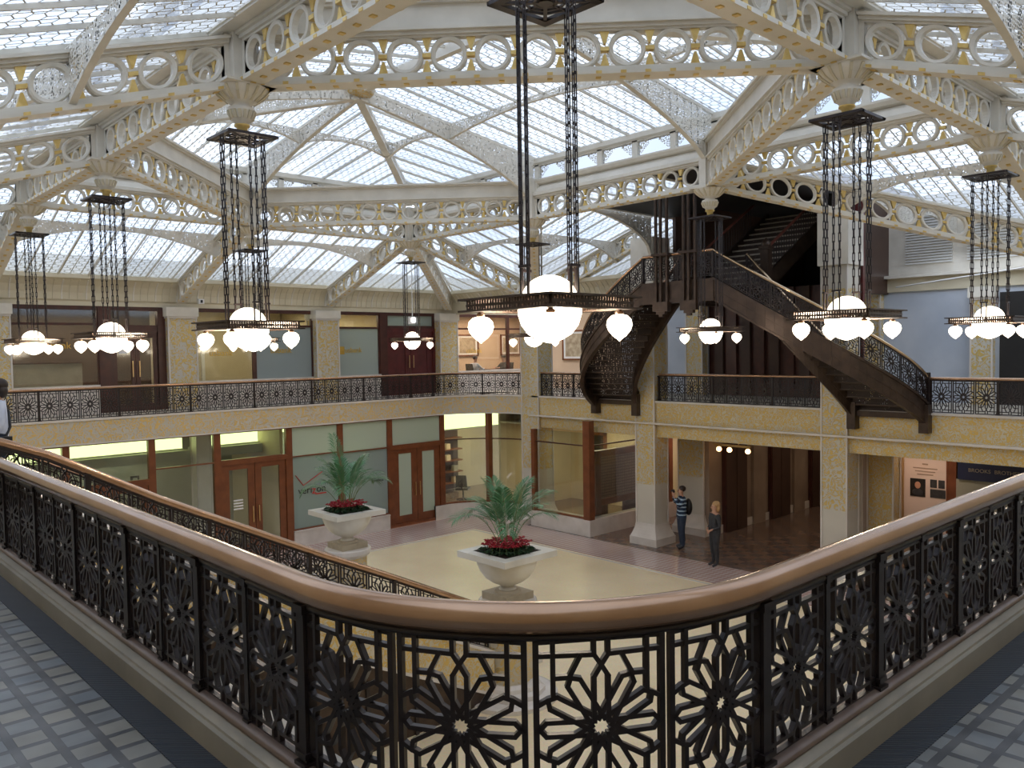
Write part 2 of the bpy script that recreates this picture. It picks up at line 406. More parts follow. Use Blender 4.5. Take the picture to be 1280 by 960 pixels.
def path_pos(pts):
    """polyline -> function(s) -> (pos, dir), total"""
    P = [V(p) for p in pts]; Ls = [0]
    for a, b in zip(P, P[1:]): Ls.append(Ls[-1] + math.hypot(b.x - a.x, b.y - a.y))
    def f(s):
        s = min(max(s, 0), Ls[-1]); i = 0
        while i < len(Ls) - 2 and s > Ls[i + 1]: i += 1
        t = (s - Ls[i]) / max(1e-9, Ls[i + 1] - Ls[i])
        return P[i].lerp(P[i + 1], t), (P[i + 1] - P[i])
    return f, Ls[-1]
def railing(root, pts, npan, thick=4, handmat='bronze', hr=.052, mat='iron', ztop=.79, zc=.455, curved=False, first=True, straightlast=True, plinth=True, thickat=None, zs=1.0, thin=False):
    """pts: base polyline (x,y,z at walking level). Adds handrail, bottom rail, panels and posts to root"""
    f, T = path_pos(pts)
    hb = MB(); K = len(pts) if curved else len(pts)
    hb.tube([V(p) + V((0, 0, ztop - hr)) for p in pts], hr, handmat, 12); hb.build('handrail', root)
    ub = MB(); ub.tube([V(p) + V((0, 0, ztop - 2 * hr - .012)) for p in pts], .018, mat, 6); ub.build('handrail_bracket', root)
    if plinth:
        bb = MB(); bb.tube([V(p) + V((0, 0, .165)) for p in pts], .035, 'plinth', 6, rz=.018); bb.build('bottom_rail', root)
    step = T / npan
    for i in range(npan):
        s0 = step * (i + .5); p, d = f(s0); dxy = V((d.x, d.y, 0)); dl = dxy.length; dxy.normalize(); nrm = V((dxy.y, -dxy.x, 0)); slope = d.z / dl
        sc = step / PW
        if curved:
            def mp(s, t, w, s0=s0, sc=sc):
                q, dd = f(s0 + s * sc); e = V((dd.x, dd.y, 0)).normalized(); n = V((e.y, -e.x, 0))
                return q + n * w + V((0, 0, zc + t * zs))
            panel_mesh(mp, mat).build('panel', root)
        else:
            o = link('panel', flat_panel(mat), root)
            Mx = Matrix(((dxy.x * sc, nrm.x, 0, p.x), (dxy.y * sc, nrm.y, 0, p.y), (slope * sc, 0, zs, p.z + zc), (0, 0, 0, 1)))
            if abs(slope) < 1e-6:
                o.location = (p.x, p.y, p.z + zc); o.rotation_euler = (0, 0, math.atan2(dxy.y, dxy.x)); o.scale = (sc, 1, zs)
            else: o.matrix_world = Mx
            if abs(slope) >= 1e-6:   # keep the shear by baking it into a mesh of its own
                me = flat_panel(mat).copy(); me.transform(Mx); o.data = me; o.matrix_world = Matrix.Identity(4)
    for i in range(npan + 1):
        if thickat is None: tk = i % thick == 0
        else: tk = i in thickat
        if not tk and not thin: continue
        p, d = f(step * i)
        zb = max(0.0, zc - .27 * zs - .03)
        o = link('post', post_mesh(ztop - 2 * hr - zb, .05 if tk else .02, mat), root)
        o.location = (p.x, p.y, p.z + zb); o.rotation_euler = (0, 0, math.atan2(d.y, d.x))

# ------------------------------------------------------------------ floors and walls
def S(b, name, label, cat='structure', kind='structure', group=None):
    return b.build(name, None, label=label, cat=cat, kind=kind, group=group)
b = MB(); b.box(WX, 18.2, WY, 21.8, -.3, 0, 'fcream')
b.box(-8, -.62, -8, 30, -.3, -.02, 'fdark')
S(b, 'floor', 'cream mosaic floor in the middle of the lobby', 'floor')
b = MB(); b.box(16.75, 18.25, 2, 21.8, 0, .004, 'fpink'); b.box(9.9, 16.75, 19.9, 21.8, 0, .004, 'fpink')
b.box(16.6, 16.68, 2, 19.85, 0, .004, 'marble'); b.box(9.9, 16.68, 19.75, 19.83, 0, .004, 'marble')
S(b, 'floor_border', 'pink and white mosaic border around the cream lobby floor', 'floor')
b = MB(); b.box(18.25, 36, -8, 21.8, -.3, .002, 'fdark'); b.box(18.2, 36, 21.8, 30, -.3, .002, 'fdark')
S(b, 'floor_corridor', 'dark brown mosaic floor of the elevator corridor', 'floor')
# mezzanine walkways
RX, RY, RR = 1.37, 1.44, 1.10
def near_path(off=0.0, x_end=18.8, y_end=21.8, n=24):
    """the rounded corner of the near balcony, off>0 towards the walkway"""
    cx, cy = RX + RR, RY + RR; r = RR + off
    arc = [(cx + r * math.cos(a), cy + r * math.sin(a)) for a in [PI + PI / 2 * k / n for k in range(n + 1)]]
    return [(RX - off, y_end)] + arc + [(x_end, RY - off)]
def strip(b, o0, o1, z0, z1, mat):
    A = near_path(o0); B = near_path(o1)
    for i in range(len(A) - 1):
        a0, a1, b0, b1 = A[i], A[i + 1], B[i], B[i + 1]
        b.hexa([(*a0, z0), (*a1, z0), (*b1, z0), (*b0, z0), (*a0, z1), (*a1, z1), (*b1, z1), (*b0, z1)], mat)
b = MB()
strip(b, -.13, .25, MZ - .62, MZ - .02, 'gild')
strip(b, .25, 2.06, MZ - .3, MZ, 'tiles')
S(b, 'floor_gallery', 'glass block paving of the near gallery behind the balustrade', 'floor')
b = MB(); strip(b, .115, .25, MZ - .02, MZ + .004, 'ribbed'); S(b, 'trim_1', 'dark ribbed iron strip along the foot of the near curb', 'trim')
b = MB(); strip(b, -.12, .095, MZ - .04, MZ + .112, 'curb'); strip(b, .085, .115, MZ - .04, MZ + .10, 'curb'); S(b, 'trim_2', 'grey marble curb under the near bronze balustrade', 'curb')
# far left gallery, curved into the far right one
FY, FX = 21.8, 18.85
cx, cy, R2 = 16.7, 19.65, 2.15
def far_path(off=0.0, n=14, x0=1.37, yend=19.3):
    r = R2 + off
    return [(x0, FY + off)] + [(cx + r * math.sin(a), cy + r * math.cos(a)) for a in [PI / 2 * k / n for k in range(n + 1)]] + [(FX + off, yend)]
def fstrip(b, o0, o1, z0, z1, mat, **k):
    A = far_path(o0, **k); B = far_path(o1, **k)
    for i in range(len(A) - 1):
        a0, a1, b0, b1 = A[i], A[i + 1], B[i], B[i + 1]
        b.hexa([(*b0, z0), (*b1, z0), (*a1, z0), (*a0, z0), (*b0, z1), (*b1, z1), (*a1, z1), (*a0, z1)], mat)
b = MB(); fstrip(b, 0, .3, 3.55, MZ, 'gild'); fstrip(b, -.03, .32, MZ - .03, MZ + .02, 'marble'); fstrip(b, -.02, .3, 3.53, 3.57, 'marble')
S(b, 'trim_3', 'gilded marble fascia of the far left gallery curving into the corner', 'fascia')
b = MB(); fstrip(b, .3, 2.2, 3.75, MZ, 'curb'); b.box(18.9, 26, 21.8, 28, 3.75, MZ, 'curb'); b.box(19.1, 26, -1, 21.8, 3.75, MZ - .01, 'curb'); b.box(-4, 26, 24, 29, 3.75, MZ - .02, 'curb')
S(b, 'floor_far_gallery', 'walkway slab of the far galleries', 'floor')
# far right fascia and beam
b = MB(); b.box(18.85, 19.15, -1, 19.3, 3.55, MZ, 'gild2'); b.box(18.80, 19.2, -1, 19.3, MZ - .03, MZ + .02, 'marble')
b.box(18.72, 19.3, -1, 19.3, 3.50, 3.55, 'marble'); b.box(18.90, 19.3, -1, 19.3, 3.13, 3.50, 'gild2')
S(b, 'trim_4', 'gilded marble fascia and beam below the far right gallery', 'fascia')
# walls
b = MB(); b.box(-.8, WX, WY - .2, 24, 0, 8.0, 'cream'); S(b, 'wall_near_left', 'cream wall behind the left walkway', 'wall')
b = MB(); b.box(-.8, 24, WY - .2, WY, 0, 8.0, 'cream'); S(b, 'wall_near_right', 'cream wall behind the right walkway', 'wall')
def cove(b, f, L0, L1, z0=7.05, z1=7.86, mat='cornice', drop=.55):
    """f(s, out, z) -> world; concave cornice"""
    prof = [(0, z0), (.06, z0), (.06, z0 + .12), (.10, z0 + .16), (.12, z0 + .34), (.20, z0 + .52), (.34, z0 + .66), (.42, z0 + .70), (.42, z1), (0, z1)]
    n = len(prof); a = [f(L0, o, z) for o, z in prof]; c = [f(L1, o, z) for o, z in prof]
    b.add(a + c, [(i, (i + 1) % n, n + (i + 1) % n, n + i) for i in range(n)] + [tuple(range(n)), tuple(range(2 * n - 1, n - 1, -1))], mat)
    k = int((L1 - L0) / .2)
    for i in range(k):
        s = L0 + (i + .5) * (L1 - L0) / k
        for (o, z), (o2, z2) in zip(prof[3:6], prof[4:7]):
            b.bar(f(s, o + .01, z), f(s, o2 + .01, z2), .035, .03, 'cornice' if i % 3 else 'paint', up=f(1, 0, 0) and (0, 0, 1))
b = MB(); cove(b, lambda s, o, z: (s, YF - o, z), -.6, 19.6)
b.box(-.6, 26, YF + .0, YF + .3, 7.0, 8.4, 'cornice'); S(b, 'trim_5', 'cream fluted cornice cove above the far left gallery', 'cornice')
b = MB(); cove(b, lambda s, o, z: (19.35 - o, s, z), 14.7, 23.9)
b.box(19.2, 19.5, 19.0, 24, 7.02, 8.0, 'cornice')
S(b, 'trim_6', 'cream cornice cove at the far corner beside the stair', 'cornice')
b = MB(); b.box(25.9, 26.1, 14.5, 29, MZ, 8, 'warmwall'); b.box(-4, 26, 28.5, 28.7, MZ, 8, 'warmwall'); b.box(-4, 26, 24.2, 28.6, 7.1, 7.2, 'cream')
S(b, 'wall_far_offices', 'warm beige back wall of the gallery offices', 'wall')

# far gallery balustrades
def bal(name, label, pts, n, **k):
    r = empty(name, pts[0], label=label, cat='balustrade', group='bronze railed balustrades around the court')
    r.location = (0, 0, 0); railing(r, pts, n, **k); return r
pp = [(x, y, MZ) for x, y in near_path(0, 10.0, 12.0, 32)]
# near balustrade: two straight runs and the rounded corner
root = empty('balustrade', label='nearest dark iron balustrade with thick bronze handrail rounding the corner in front', cat='balustrade', group='bronze railed balustrades around the court')
hb = MB(); hb.tube([V((x, y, MZ + .745)) for x, y in near_path(0, 10.0, 12.0, 32)], .049, 'bronze', 24, rz=.049); hb.build('handrail', root)
ub = MB()
ub.tube([V((x, y, MZ + .687)) for x, y in near_path(0, 10.0, 12.0, 32)], .02, 'iron', 8, rz=.014); ub.build('handrail_bracket', root)
bb = MB(); bb.tube([V((x, y, MZ + .118)) for x, y in near_path(0, 10.0, 12.0, 32)], .05, 'plinth', 10, rz=.02); bb.build('bottom_rail', root)
arc = [(x, y, MZ) for x, y in near_path(0, 10, 12, 32)[1:-1]]
fa, Ta = path_pos(arc)
def addpost(x, y, rz, tk):
    if tk is None: return
    o = link('post', post_mesh(.58, .046 if tk else .03, 'iron'), root); o.location = (x, y, MZ + .115); o.rotation_euler = (0, 0, rz)
for i in range(4):
    s0 = Ta * (i + .5) / 4; sc = Ta / 4 / PW
    def mp(s, t, w, s0=s0, sc=sc):
        q, dd = fa(s0 + s * sc); e = V((dd.x, dd.y, 0)).normalized(); n = V((e.y, -e.x, 0)); return q + n * w + V((0, 0, .4025 + t))
    panel_mesh(mp, 'iron', .0145, .02).build('panel', root)
for i in range(5):
    p, d = fa(Ta * i / 4); addpost(p.x, p.y, math.atan2(d.y, d.x), True if i in (0, 4) else None)
NP = 16; st = .45
for side in (0, 1):
    for i in range(NP):
        o = link('panel', flat_panel('iron'), root)
        if side == 0: o.location = (RX, RY + RR + st * (i + .5), MZ + .4025); o.rotation_euler = (0, 0, PI / 2); q = (RX, RY + RR + st * (i + 1))
        else: o.location = (RX + RR + st * (i + .5), RY, MZ + .4025); q = (RX + RR + st * (i + 1), RY)
        o.scale = (st / PW, 1.15, 1.0)
        addpost(q[0], q[1], PI / 2 if side == 0 else 0, i % 2 == 1)
fp = [(x, y, MZ) for x, y in far_path(.06, 14, 1.4, 19.75)]
k = dict(hr=.032, ztop=.80, zc=.378, zs=1.28, plinth=False)
r = empty('balustrade', label='far left balustrade running below the bank windows', cat='balustrade', group='bronze railed balustrades around the court')
railing(r, [fp[0], fp[1]], 34, thick=4, **k)
r = empty('balustrade', label='short curved balustrade in the far corner left of the tall gilded column', cat='balustrade', group='bronze railed balustrades around the court')
railing(r, fp[1:], 8, thick=4, curved=True, **k)
r = empty('balustrade', label='short balustrade between the tall gilded column and the curved stair', cat='balustrade', group='bronze railed balustrades around the court')
railing(r, [(18.95, 19.0, MZ), (18.95, 16.6, MZ)], 5, thick=3, **k)
r = empty('balustrade', label='straight balustrade under the stair landing between two gilded columns', cat='balustrade', group='bronze railed balustrades around the court')
railing(r, [(18.95, 14.25, MZ), (18.95, 9.4, MZ)], 11, thick=4, **k)
r = empty('balustrade', label='far right balustrade in front of the blue marble wall', cat='balustrade', group='bronze railed balustrades around the court')
railing(r, [(18.95, 6.92, MZ), (18.95, 1.6, MZ)], 12, thick=3, **k)

# ------------------------------------------------------------------ columns
def column(x, y, w, z0, z1, label, mat='gildcol', cap=True, base=True, top=None, d=None):
    d = d or w
    r = empty('column', label=label, cat='column', group='gilded marble columns around the court')
    b = MB(); b.box(x - w / 2, x + w / 2, y - d / 2, y + d / 2, z0, z1, mat)
    for sx in (-1, 1):
        for sy in (-1, 1): b.box(x + sx * w / 2 - .02, x + sx * w / 2 + .02, y + sy * d / 2 - .02, y + sy * d / 2 + .02, z0, z1 - .02, 'marble')
    b.build('shaft', r)
    if base:
        b = MB(); n = 5
        for i in range(n):
            e0 = .12 * (1 - i / n) ** 1.6; e1 = .12 * (1 - (i + 1) / n) ** 1.6; za, zb = z0 + .22 + i * .08, z0 + .3 + i * .08
            q = lambda e, z: [(x - w / 2 - e, y - d / 2 - e, z), (x + w / 2 + e, y - d / 2 - e, z), (x + w / 2 + e, y + d / 2 + e, z), (x - w / 2 - e, y + d / 2 + e, z)]
            b.hexa(q(e0 + .02, za) + q(e1 + .02, zb), 'marble')
        b.box(x - w / 2 - .15, x + w / 2 + .15, y - d / 2 - .15, y + d / 2 + .15, z0, z0 + .22, 'marble'); b.build('base', r)
    if cap:
        b = MB(); b.box(x - w / 2 - .06, x + w / 2 + .06, y - d / 2 - .06, y + d / 2 + .06, z1 - .26, z1, 'paint')
        b.box(x - w / 2 - .03, x + w / 2 + .03, y - d / 2 - .03, y + d / 2 + .03, z1 - .32, z1 - .26, 'marble'); b.build('capital', r)
    return r
for x, nm in ((4.45, 'leftmost gilded column of the far left gallery, at the picture edge'), (9.16, 'gilded column of the far left gallery between two bank windows'),
              (13.87, 'gilded column of the far left gallery right of the frosted bank window'), (18.9, 'gilded column of the far left gallery beside the dark red door')):
    column(x, YF, .80, MZ, 7.05, nm, base=False, d=.6)
column(19.13, 19.38, .66, 0, 7.1, 'tall gilded column rising from the lobby at the far corner', d=.78)
column(19.1, 14.64, .62, 0, 8.8, 'tall gilded column behind the man, left of the elevator corridor', cap=False, d=.66)
column(19.1, 9.03, .62, 0, 8.8, 'tall gilded column right of the elevator corridor under the stair', cap=False, d=.62)
column(19.1, 4.0, .62, 0, 7.1, 'gilded column at the right edge behind the near railing', d=.62)
b = MB(); b.box(18.72, 19.5, 14.25, 15.05, 6.5, 8.8, 'paint'); b.box(18.7, 19.5, 8.65, 9.4, 7.55, 8.8, 'paint')
S(b, 'trim_7', 'white painted casings at the top of the two stair tower columns', 'trim')

# ------------------------------------------------------------------ far left gallery wall, upper windows
WN = [0]; DN = [0]
def framebars(b, x0, x1, z0, z1, y, mat, w=.09, d=.1, xs=(), zs=()):
    d = d + .0013 * (WN[0] + DN[0]); dd = d * 1.03
    for x in (x0, x1): b.box(x - w / 2, x + w / 2, y - d / 2, y + d / 2, z0, z1, mat)
    for z in (z0 + w / 2, z1 - w / 2): b.box(x0, x1, y - dd / 2, y + dd / 2, z - w / 2, z + w / 2, mat)
    for x in xs: b.box(x - w * .4, x + w * .4, y - d * .45, y + d * .45, z0, z1, mat)
    for z in zs: b.box(x0, x1, y - d * .45, y + d * .45, z - w * .35, z + w * .35, mat)
def pane(parent, x0, x1, z0, z1, y, mat, name='pane'):
    b = MB(); b.box(x0, x1, y - .008, y + .008, z0, z1, mat); return b.build(name, parent)
def window(x0, x1, z0, z1, y, label, frame='darkwood', zs=(), xs=(), panes=(), w=.09):
    WN[0] += 1; b = MB(); framebars(b, x0, x1, z0, z1, y, frame, w, zs=zs, xs=xs)
    o = b.build('window_%d' % WN[0], None, label=label, cat='window', kind='structure')
    for p in panes: pane(o, *p)
    return o
def door(x0, x1, z0, z1, y, label, frame, glass, leaves=2, gx=.2, gz0=.35, gz1=.15, handle='brass'):
    DN[0] += 1; b = MB(); framebars(b, x0, x1, z0, z1, y, frame, .1, .12)
    o = b.build('door_%d' % DN[0], None, label=label, cat='door', kind='structure')
    W = (x1 - x0 - .1) / leaves
    for i in range(leaves):
        a = x0 + .05 + W * i; c = a + W; b = MB(); lb = MB()
        b.box(a + .01, a + gx, y - .03, y + .03, z0, z1 - .09, frame); b.box(c - gx, c - .01, y - .03, y + .03, z0, z1 - .09, frame)
        b.box(a + .012, c - .012, y - .032, y + .032, z0 + .005, z0 + gz0, frame); b.box(a + .012, c - .012, y - .032, y + .032, z1 - .095 - gz1, z1 - .095, frame)
        lf = b.build('door_leaf', o); pane(lf, a + gx, c - gx, z0 + gz0, z1 - .09 - gz1, y, glass)
        hb = MB(); hx = (c - .09) if (leaves == 2 and i == 0) else a + .09
        hb.bar((hx, y - .07, z0 + .95), (hx, y - .07, z0 + 1.4), .025, .025, handle); hb.build('handle', lf)
    return o
Z1 = 7.03; ZT = 6.56; yw = YF + .02
b = MB()
for x0, x1 in ((-.6, 4.05), (4.85, 8.76), (9.56, 13.47), (14.27, 18.5), (19.3, 25.9)):
    b.box(x0, x1, yw - .06, yw + .1, 6.98, 7.06, 'darkwood')
S(b, 'trim_8', 'dark wood head moulding over the gallery windows', 'trim')
o = window(4.85, 7.0, MZ, Z1, yw, 'left bank window with gold lettering near the picture edge', zs=(ZT,), panes=((4.9, 6.95, MZ + .05, ZT, yw, 'glass'), (4.9, 6.95, ZT, Z1 - .05, yw, 'glass')))
text('usbank', 'signgold', .26, (5.95, yw - .03, 5.98), (PI / 2, 0, 0), o); text('www.', 'signgold', .2, (5.2, yw - .03, 6.0), (PI / 2, 0, 0), o)
b = MB(); b.box(6.98, 7.28, yw - .1, yw + .1, MZ, Z1, 'darkwood'); b.box(8.55, 8.78, yw - .1, yw + .1, MZ, Z1, 'darkwood')
S(b, 'trim_9', 'dark mahogany jambs beside the glazed bank doors', 'trim')
door(7.28, 8.6, MZ, 6.45, yw, 'dark wood double door with glass panes in the bank front', 'darkwood', 'glass', gx=.12, gz0=.2)
window(7.28, 8.6, 6.45, Z1, yw, 'transom window above the dark wood bank doors', panes=((7.3, 8.58, 6.5, Z1 - .05, yw, 'glass'),))
o = window(9.56, 11.45, MZ, Z1, yw, 'clear gallery window showing a doorway with a wreath', zs=(ZT - .02,), panes=((9.6, 11.4, MZ + .05, Z1 - .05, yw, 'glass'),))
text('usbank', 'signgold', .26, (10.4, yw - .03, 5.72), (PI / 2, 0, 0), o)
o = window(11.47, 13.47, MZ, Z1, yw, 'frosted grey bank window with gold letters behind the second chandelier', zs=(ZT - .02,), panes=((11.5, 13.42, MZ + .05, ZT - .05, yw, 'frostblue'), (11.5, 13.42, ZT, Z1 - .05, yw, 'glass')))
text('usbank', 'signgold', .26, (12.35, yw - .03, 5.78), (PI / 2, 0, 0), o)
o = window(14.27, 16.05, MZ, Z1, yw, 'frosted grey bank window with small gold shield left of the dark red door', zs=(ZT - .05,), panes=((14.3, 16.0, MZ + .05, ZT - .08, yw, 'frostblue'), (14.3, 16.0, ZT - .02, Z1 - .05, yw, 'glass')))
text('usbank', 'signgold', .24, (15.0, yw - .03, 5.75), (PI / 2, 0, 0), o)
b = MB(); b.box(14.42, 14.66, yw - .02, yw - .012, 5.62, 5.88, 'signgold'); b.build('bank_shield', o)
b = MB(); b.box(16.05, 16.35, yw - .08, yw + .08, MZ, Z1, 'darkwood'); S(b, 'trim_10', 'dark jamb left of the dark red gallery door', 'trim')
M['maroon'] = noisy('maroon_door', (.07, .012, .012), (.12, .02, .02), 3, .3)
door(16.35, 18.4, MZ, 6.5, yw, 'dark red double door in the far corner of the gallery', 'maroon', 'maroon', gx=.25)
window(16.35, 18.4, 6.5, Z1, yw, 'dark transom window above the dark red door', panes=((16.4, 18.35, 6.5, Z1 - .05, yw, 'frost'),))
o = window(19.35, 22.1, MZ, Z1, yw, 'office window in the corner with framed pictures and seated people', xs=(), zs=(6.5,), panes=((19.4, 22.05, MZ + .05, Z1 - .05, yw, 'glass'),))
text('usbank', 'signgold', .28, (20.35, yw - .03, 5.66), (PI / 2, 0, 0), o)
o = window(22.12, 25.8, MZ, Z1, yw, 'right office window in the corner behind the tall column', zs=(6.5,), panes=((22.15, 25.75, MZ + .05, Z1 - .05, yw, 'glass'),))
# things inside the offices
b = MB()
for xa_, xb_ in ((4.9, 6.97), (9.6, 13.42), (14.3, 16.03), (19.36, 25.8)): b.box(xa_, xb_, yw - .12, yw - .05, MZ, MZ + .72, 'marble'); b.box(xa_, xb_, yw - .15, yw - .04, MZ + .72, MZ + .77, 'marble')
S(b, 'baseboard_gallery', 'white marble dado below the far gallery windows', 'dado')
b = MB(); b.box(7.5, 7.72, yw - .05, yw - .04, 5.75, 6.0, 'white'); b.build('paper_notice', None, label='white paper notice taped on the glazed bank door', cat='notice')
b = MB()
for x0, x1, m_ in ((4.85, 9.5, 'darkwall'), (9.5, 13.9, 'cream'), (14, 18.6, 'cream'), (19.2, 26, 'warmwall')):
    b.box(x0, x1, 27.0, 27.1, MZ, 7.1, m_)
for x in (9.45, 14.0, 18.9): b.box(x - .05, x + .05, 24.2, 27, MZ, 7.1, 'cream')
S(b, 'wall_office_back', 'partition walls inside the gallery offices', 'wall')
b = MB(); b.box(5.2, 7.0, 25.6, 26.2, MZ, MZ + 1.35, 'curb'); b.box(5.15, 7.05, 25.55, 26.25, MZ + 1.35, MZ + 1.4, 'darkwood')
b.build('reception_counter', None, label='grey counter inside the left bank office', cat='counter')
def fabox(name, label, cat, x0, x1, y0, y1, z0, z1, mat, **k):
    b = MB(); b.box(x0, x1, y0, y1, z0, z1, mat); return b.build(name, None, label=label, cat=cat, **k)
def picture(x0, x1, z0, z1, y, label, ax='y', inner='gild2', frame='wood', sgn=-1):
    r = empty('framed_picture', label=label, cat='picture', group='framed pictures in the gallery offices'); b = MB(); w = .06
    def bx(a0, a1, z0, z1, d0, d1, m): 
        if ax == 'y': b.box(a0, a1, min(y + d0, y + d1), max(y + d0, y + d1), z0, z1, m)
        else: b.box(min(y + d0, y + d1), max(y + d0, y + d1), a0, a1, z0, z1, m)
    bx(x0, x1, z0, z0 + w, 0, sgn * .05, frame); bx(x0, x1, z1 - w, z1, 0, sgn * .05, frame); bx(x0, x0 + w, z0, z1, 0, sgn * .05, frame); bx(x1 - w, x1, z0, z1, 0, sgn * .05, frame)
    b.build('frame', r); b = MB(); bx(x0 + w, x1 - w, z0 + w, z1 - w, 0, sgn * .02, 'white'); bx(x0 + .16, x1 - .16, z0 + .14, z1 - .14, sgn * .02, sgn * .028, inner); b.build('print', r)
M['art'] = noisy('old_map_print', (.30, .22, .14), (.55, .46, .33), 6, .6)
picture(21.9, 23.1, 5.43, 6.36, 26.98, 'wide framed print on the office wall above the left seated person', inner='art')
picture(24.4, 25.6, 5.43, 6.36, 26.98, 'framed print on the office wall above the two seated people', inner='art')
b = MB(); b.box(23.4, 23.5, 14.6, 24, MZ, 7.2, 'warmwall'); S(b, 'wall_stair_side', 'warm beige gallery wall left of the curved stair', 'wall')
picture(20.5, 22.2, 5.24, 6.40, 23.38, 'brown framed print on the gallery wall left of the curved stair', ax='x', inner='art')
r = empty('wreath', label='dark round wreath on the office door behind the window', cat='wreath'); b = MB(); pts = [(10.35 + .17 * math.cos(a), 26.9, 5.35 + .17 * math.sin(a)) for a in [2 * PI * i / 14 for i in range(15)]]
b.tube(pts, .05, 'leaf', 6); b.build('ring', r); b = MB(); b.box(10.3, 10.4, 26.82, 26.88, 5.5, 5.6, 'red'); b.build('bow', r)
fabox('filing_cabinet', 'dark cabinet inside the left bank office', 'cabinet', 7.9, 8.5, 25.8, 26.5, MZ, MZ + 1.5, 'darkwall')
DN[0] += 1
b = MB(); b.box(9.75, 10.1, 26.9, 27, MZ, 6.4, 'wood'); b.box(10.1, 10.6, 26.93, 27, MZ, 6.3, 'warmwall'); b.box(10.6, 10.7, 26.9, 27, MZ, 6.4, 'white'); b.box(11.0, 11.1, 26.9, 27, MZ, 6.4, 'white')
S(b, 'door_%d' % DN[0], 'red brown inner office door behind the gallery window', 'door')
# ------------------------------------------------------------------ lobby storefront, far left
ys = FY + .12
TR = 2.78
b = MB()
for x0, x1 in ((-.6, 5.45), (7.6, 9.2), (11.5, 14.85)): b.box(x0, x1, ys - .12, ys + .15, 0, .47, 'marble'); b.box(x0, x1, ys - .14, ys + .17, .44, .48, 'marble')
S(b, 'baseboard_left', 'white marble plinth below the lobby shop windows', 'plinth')
b = MB(); fstrip(b, .03, .3, 0, .47, 'marble', x0=17.15)
S(b, 'baseboard_corner', 'curved white marble plinth below the corner shop window', 'plinth')
def mull(x, y=None, z0=0, w=.14, mat='wood'):
    y = ys if y is None else y; return (x - w / 2, x + w / 2, y - .07, y + .09, z0, 3.56, mat)
b = MB()
for x in (5.53, 7.55, 9.29, 11.43, 13.13, 14.94, 17.08): b.box(*mull(x, z0=0 if x not in (13.13,) else .47))
S(b, 'trim_11', 'red brown wood mullions dividing the lobby shop windows', 'trim')
# bays
window(2.5, 5.5, .47, 3.55, ys, 'lobby shop window at the left behind the stair rail', frame='wood', zs=(TR,), w=.06, panes=((2.5, 5.45, .5, 3.5, ys, 'glass'),))
door(5.6, 7.5, 0, 2.45, ys, 'wood framed glass shop door left of the columned window', 'wood', 'glass')
window(5.6, 7.5, 2.45, 3.55, ys, 'transom glass above the left shop door', frame='wood', zs=(), w=.05, panes=((5.6, 7.5, 2.5, 3.5, ys, 'glass'),))
window(7.62, 9.22, .47, 3.55, ys, 'lobby shop window left of the wooden double door', frame='wood', zs=(TR - .05,), w=.05, panes=((7.62, 9.22, .5, 3.5, ys, 'glass'),))
o = door(9.36, 11.36, 0, 2.72, ys, 'wooden double door with clear glass left of the phone shop sign', 'wood', 'glass')
for i in range(4):
    pass
b = MB()
for i in range(4): b.box(9.72, 10.0, ys - .02, ys - .012, 1.35 + .08 * i, 1.39 + .08 * i, 'white')
b.build('door_lettering', o)
window(9.36, 11.36, 2.72, 3.55, ys, 'clear transom over the left wooden double door', frame='wood', w=.05, panes=((9.36, 11.36, 2.75, 3.5, ys, 'glass'),))
o = window(11.5, 13.06, .47, 3.55, ys, 'frosted shop window with red and black logo', frame='wood', zs=(2.66,), w=.05, panes=((11.5, 13.06, .5, 2.64, ys, 'frost'), (11.5, 13.06, 2.68, 3.5, ys, 'frostpale')))
text('veri', 'black', .30, (11.92, ys - .03, 1.62), (PI / 2, 0, 0), o); text('z', 'signred', .34, (12.21, ys - .03, 1.60), (PI / 2, 0, 0), o); text('on', 'black', .30, (12.45, ys - .03, 1.62), (PI / 2, 0, 0), o)
b = MB(); b.bar((11.62, ys - .03, 2.10), (11.86, ys - .03, 1.78), .01, .045, 'signred', up=(0, 1, 0)); b.bar((11.86, ys - .03, 1.78), (12.5, ys - .03, 2.12), .01, .03, 'signred', up=(0, 1, 0)); b.build('logo_tick', o)
b = MB(); b.box(12.25, 12.62, ys - .03, ys - .022, 1.46, 1.49, 'signred'); b.build('logo_bar', o)
o = window(13.2, 14.87, .47, 3.55, ys, 'frosted shop window with small dark lettering behind the far palm', frame='wood', zs=(2.62,), w=.05, panes=((13.2, 14.87, .5, 2.6, ys, 'frost'), (13.2, 14.87, 2.64, 3.5, ys, 'frostpale')))
text('wireless', 'black', .14, (14.45, ys - .03, 1.62), (PI / 2, 0, 0), o)
door(15.01, 17.0, 0, 2.62, ys, 'wooden double door with pale frosted panes right of the far urn', 'wood', 'frostpale', gx=.22)
window(15.01, 17.0, 2.62, 3.55, ys, 'frosted transom over the right wooden double door', frame='wood', w=.05, panes=((15.01, 17.0, 2.66, 3.5, ys, 'frostpale'),))
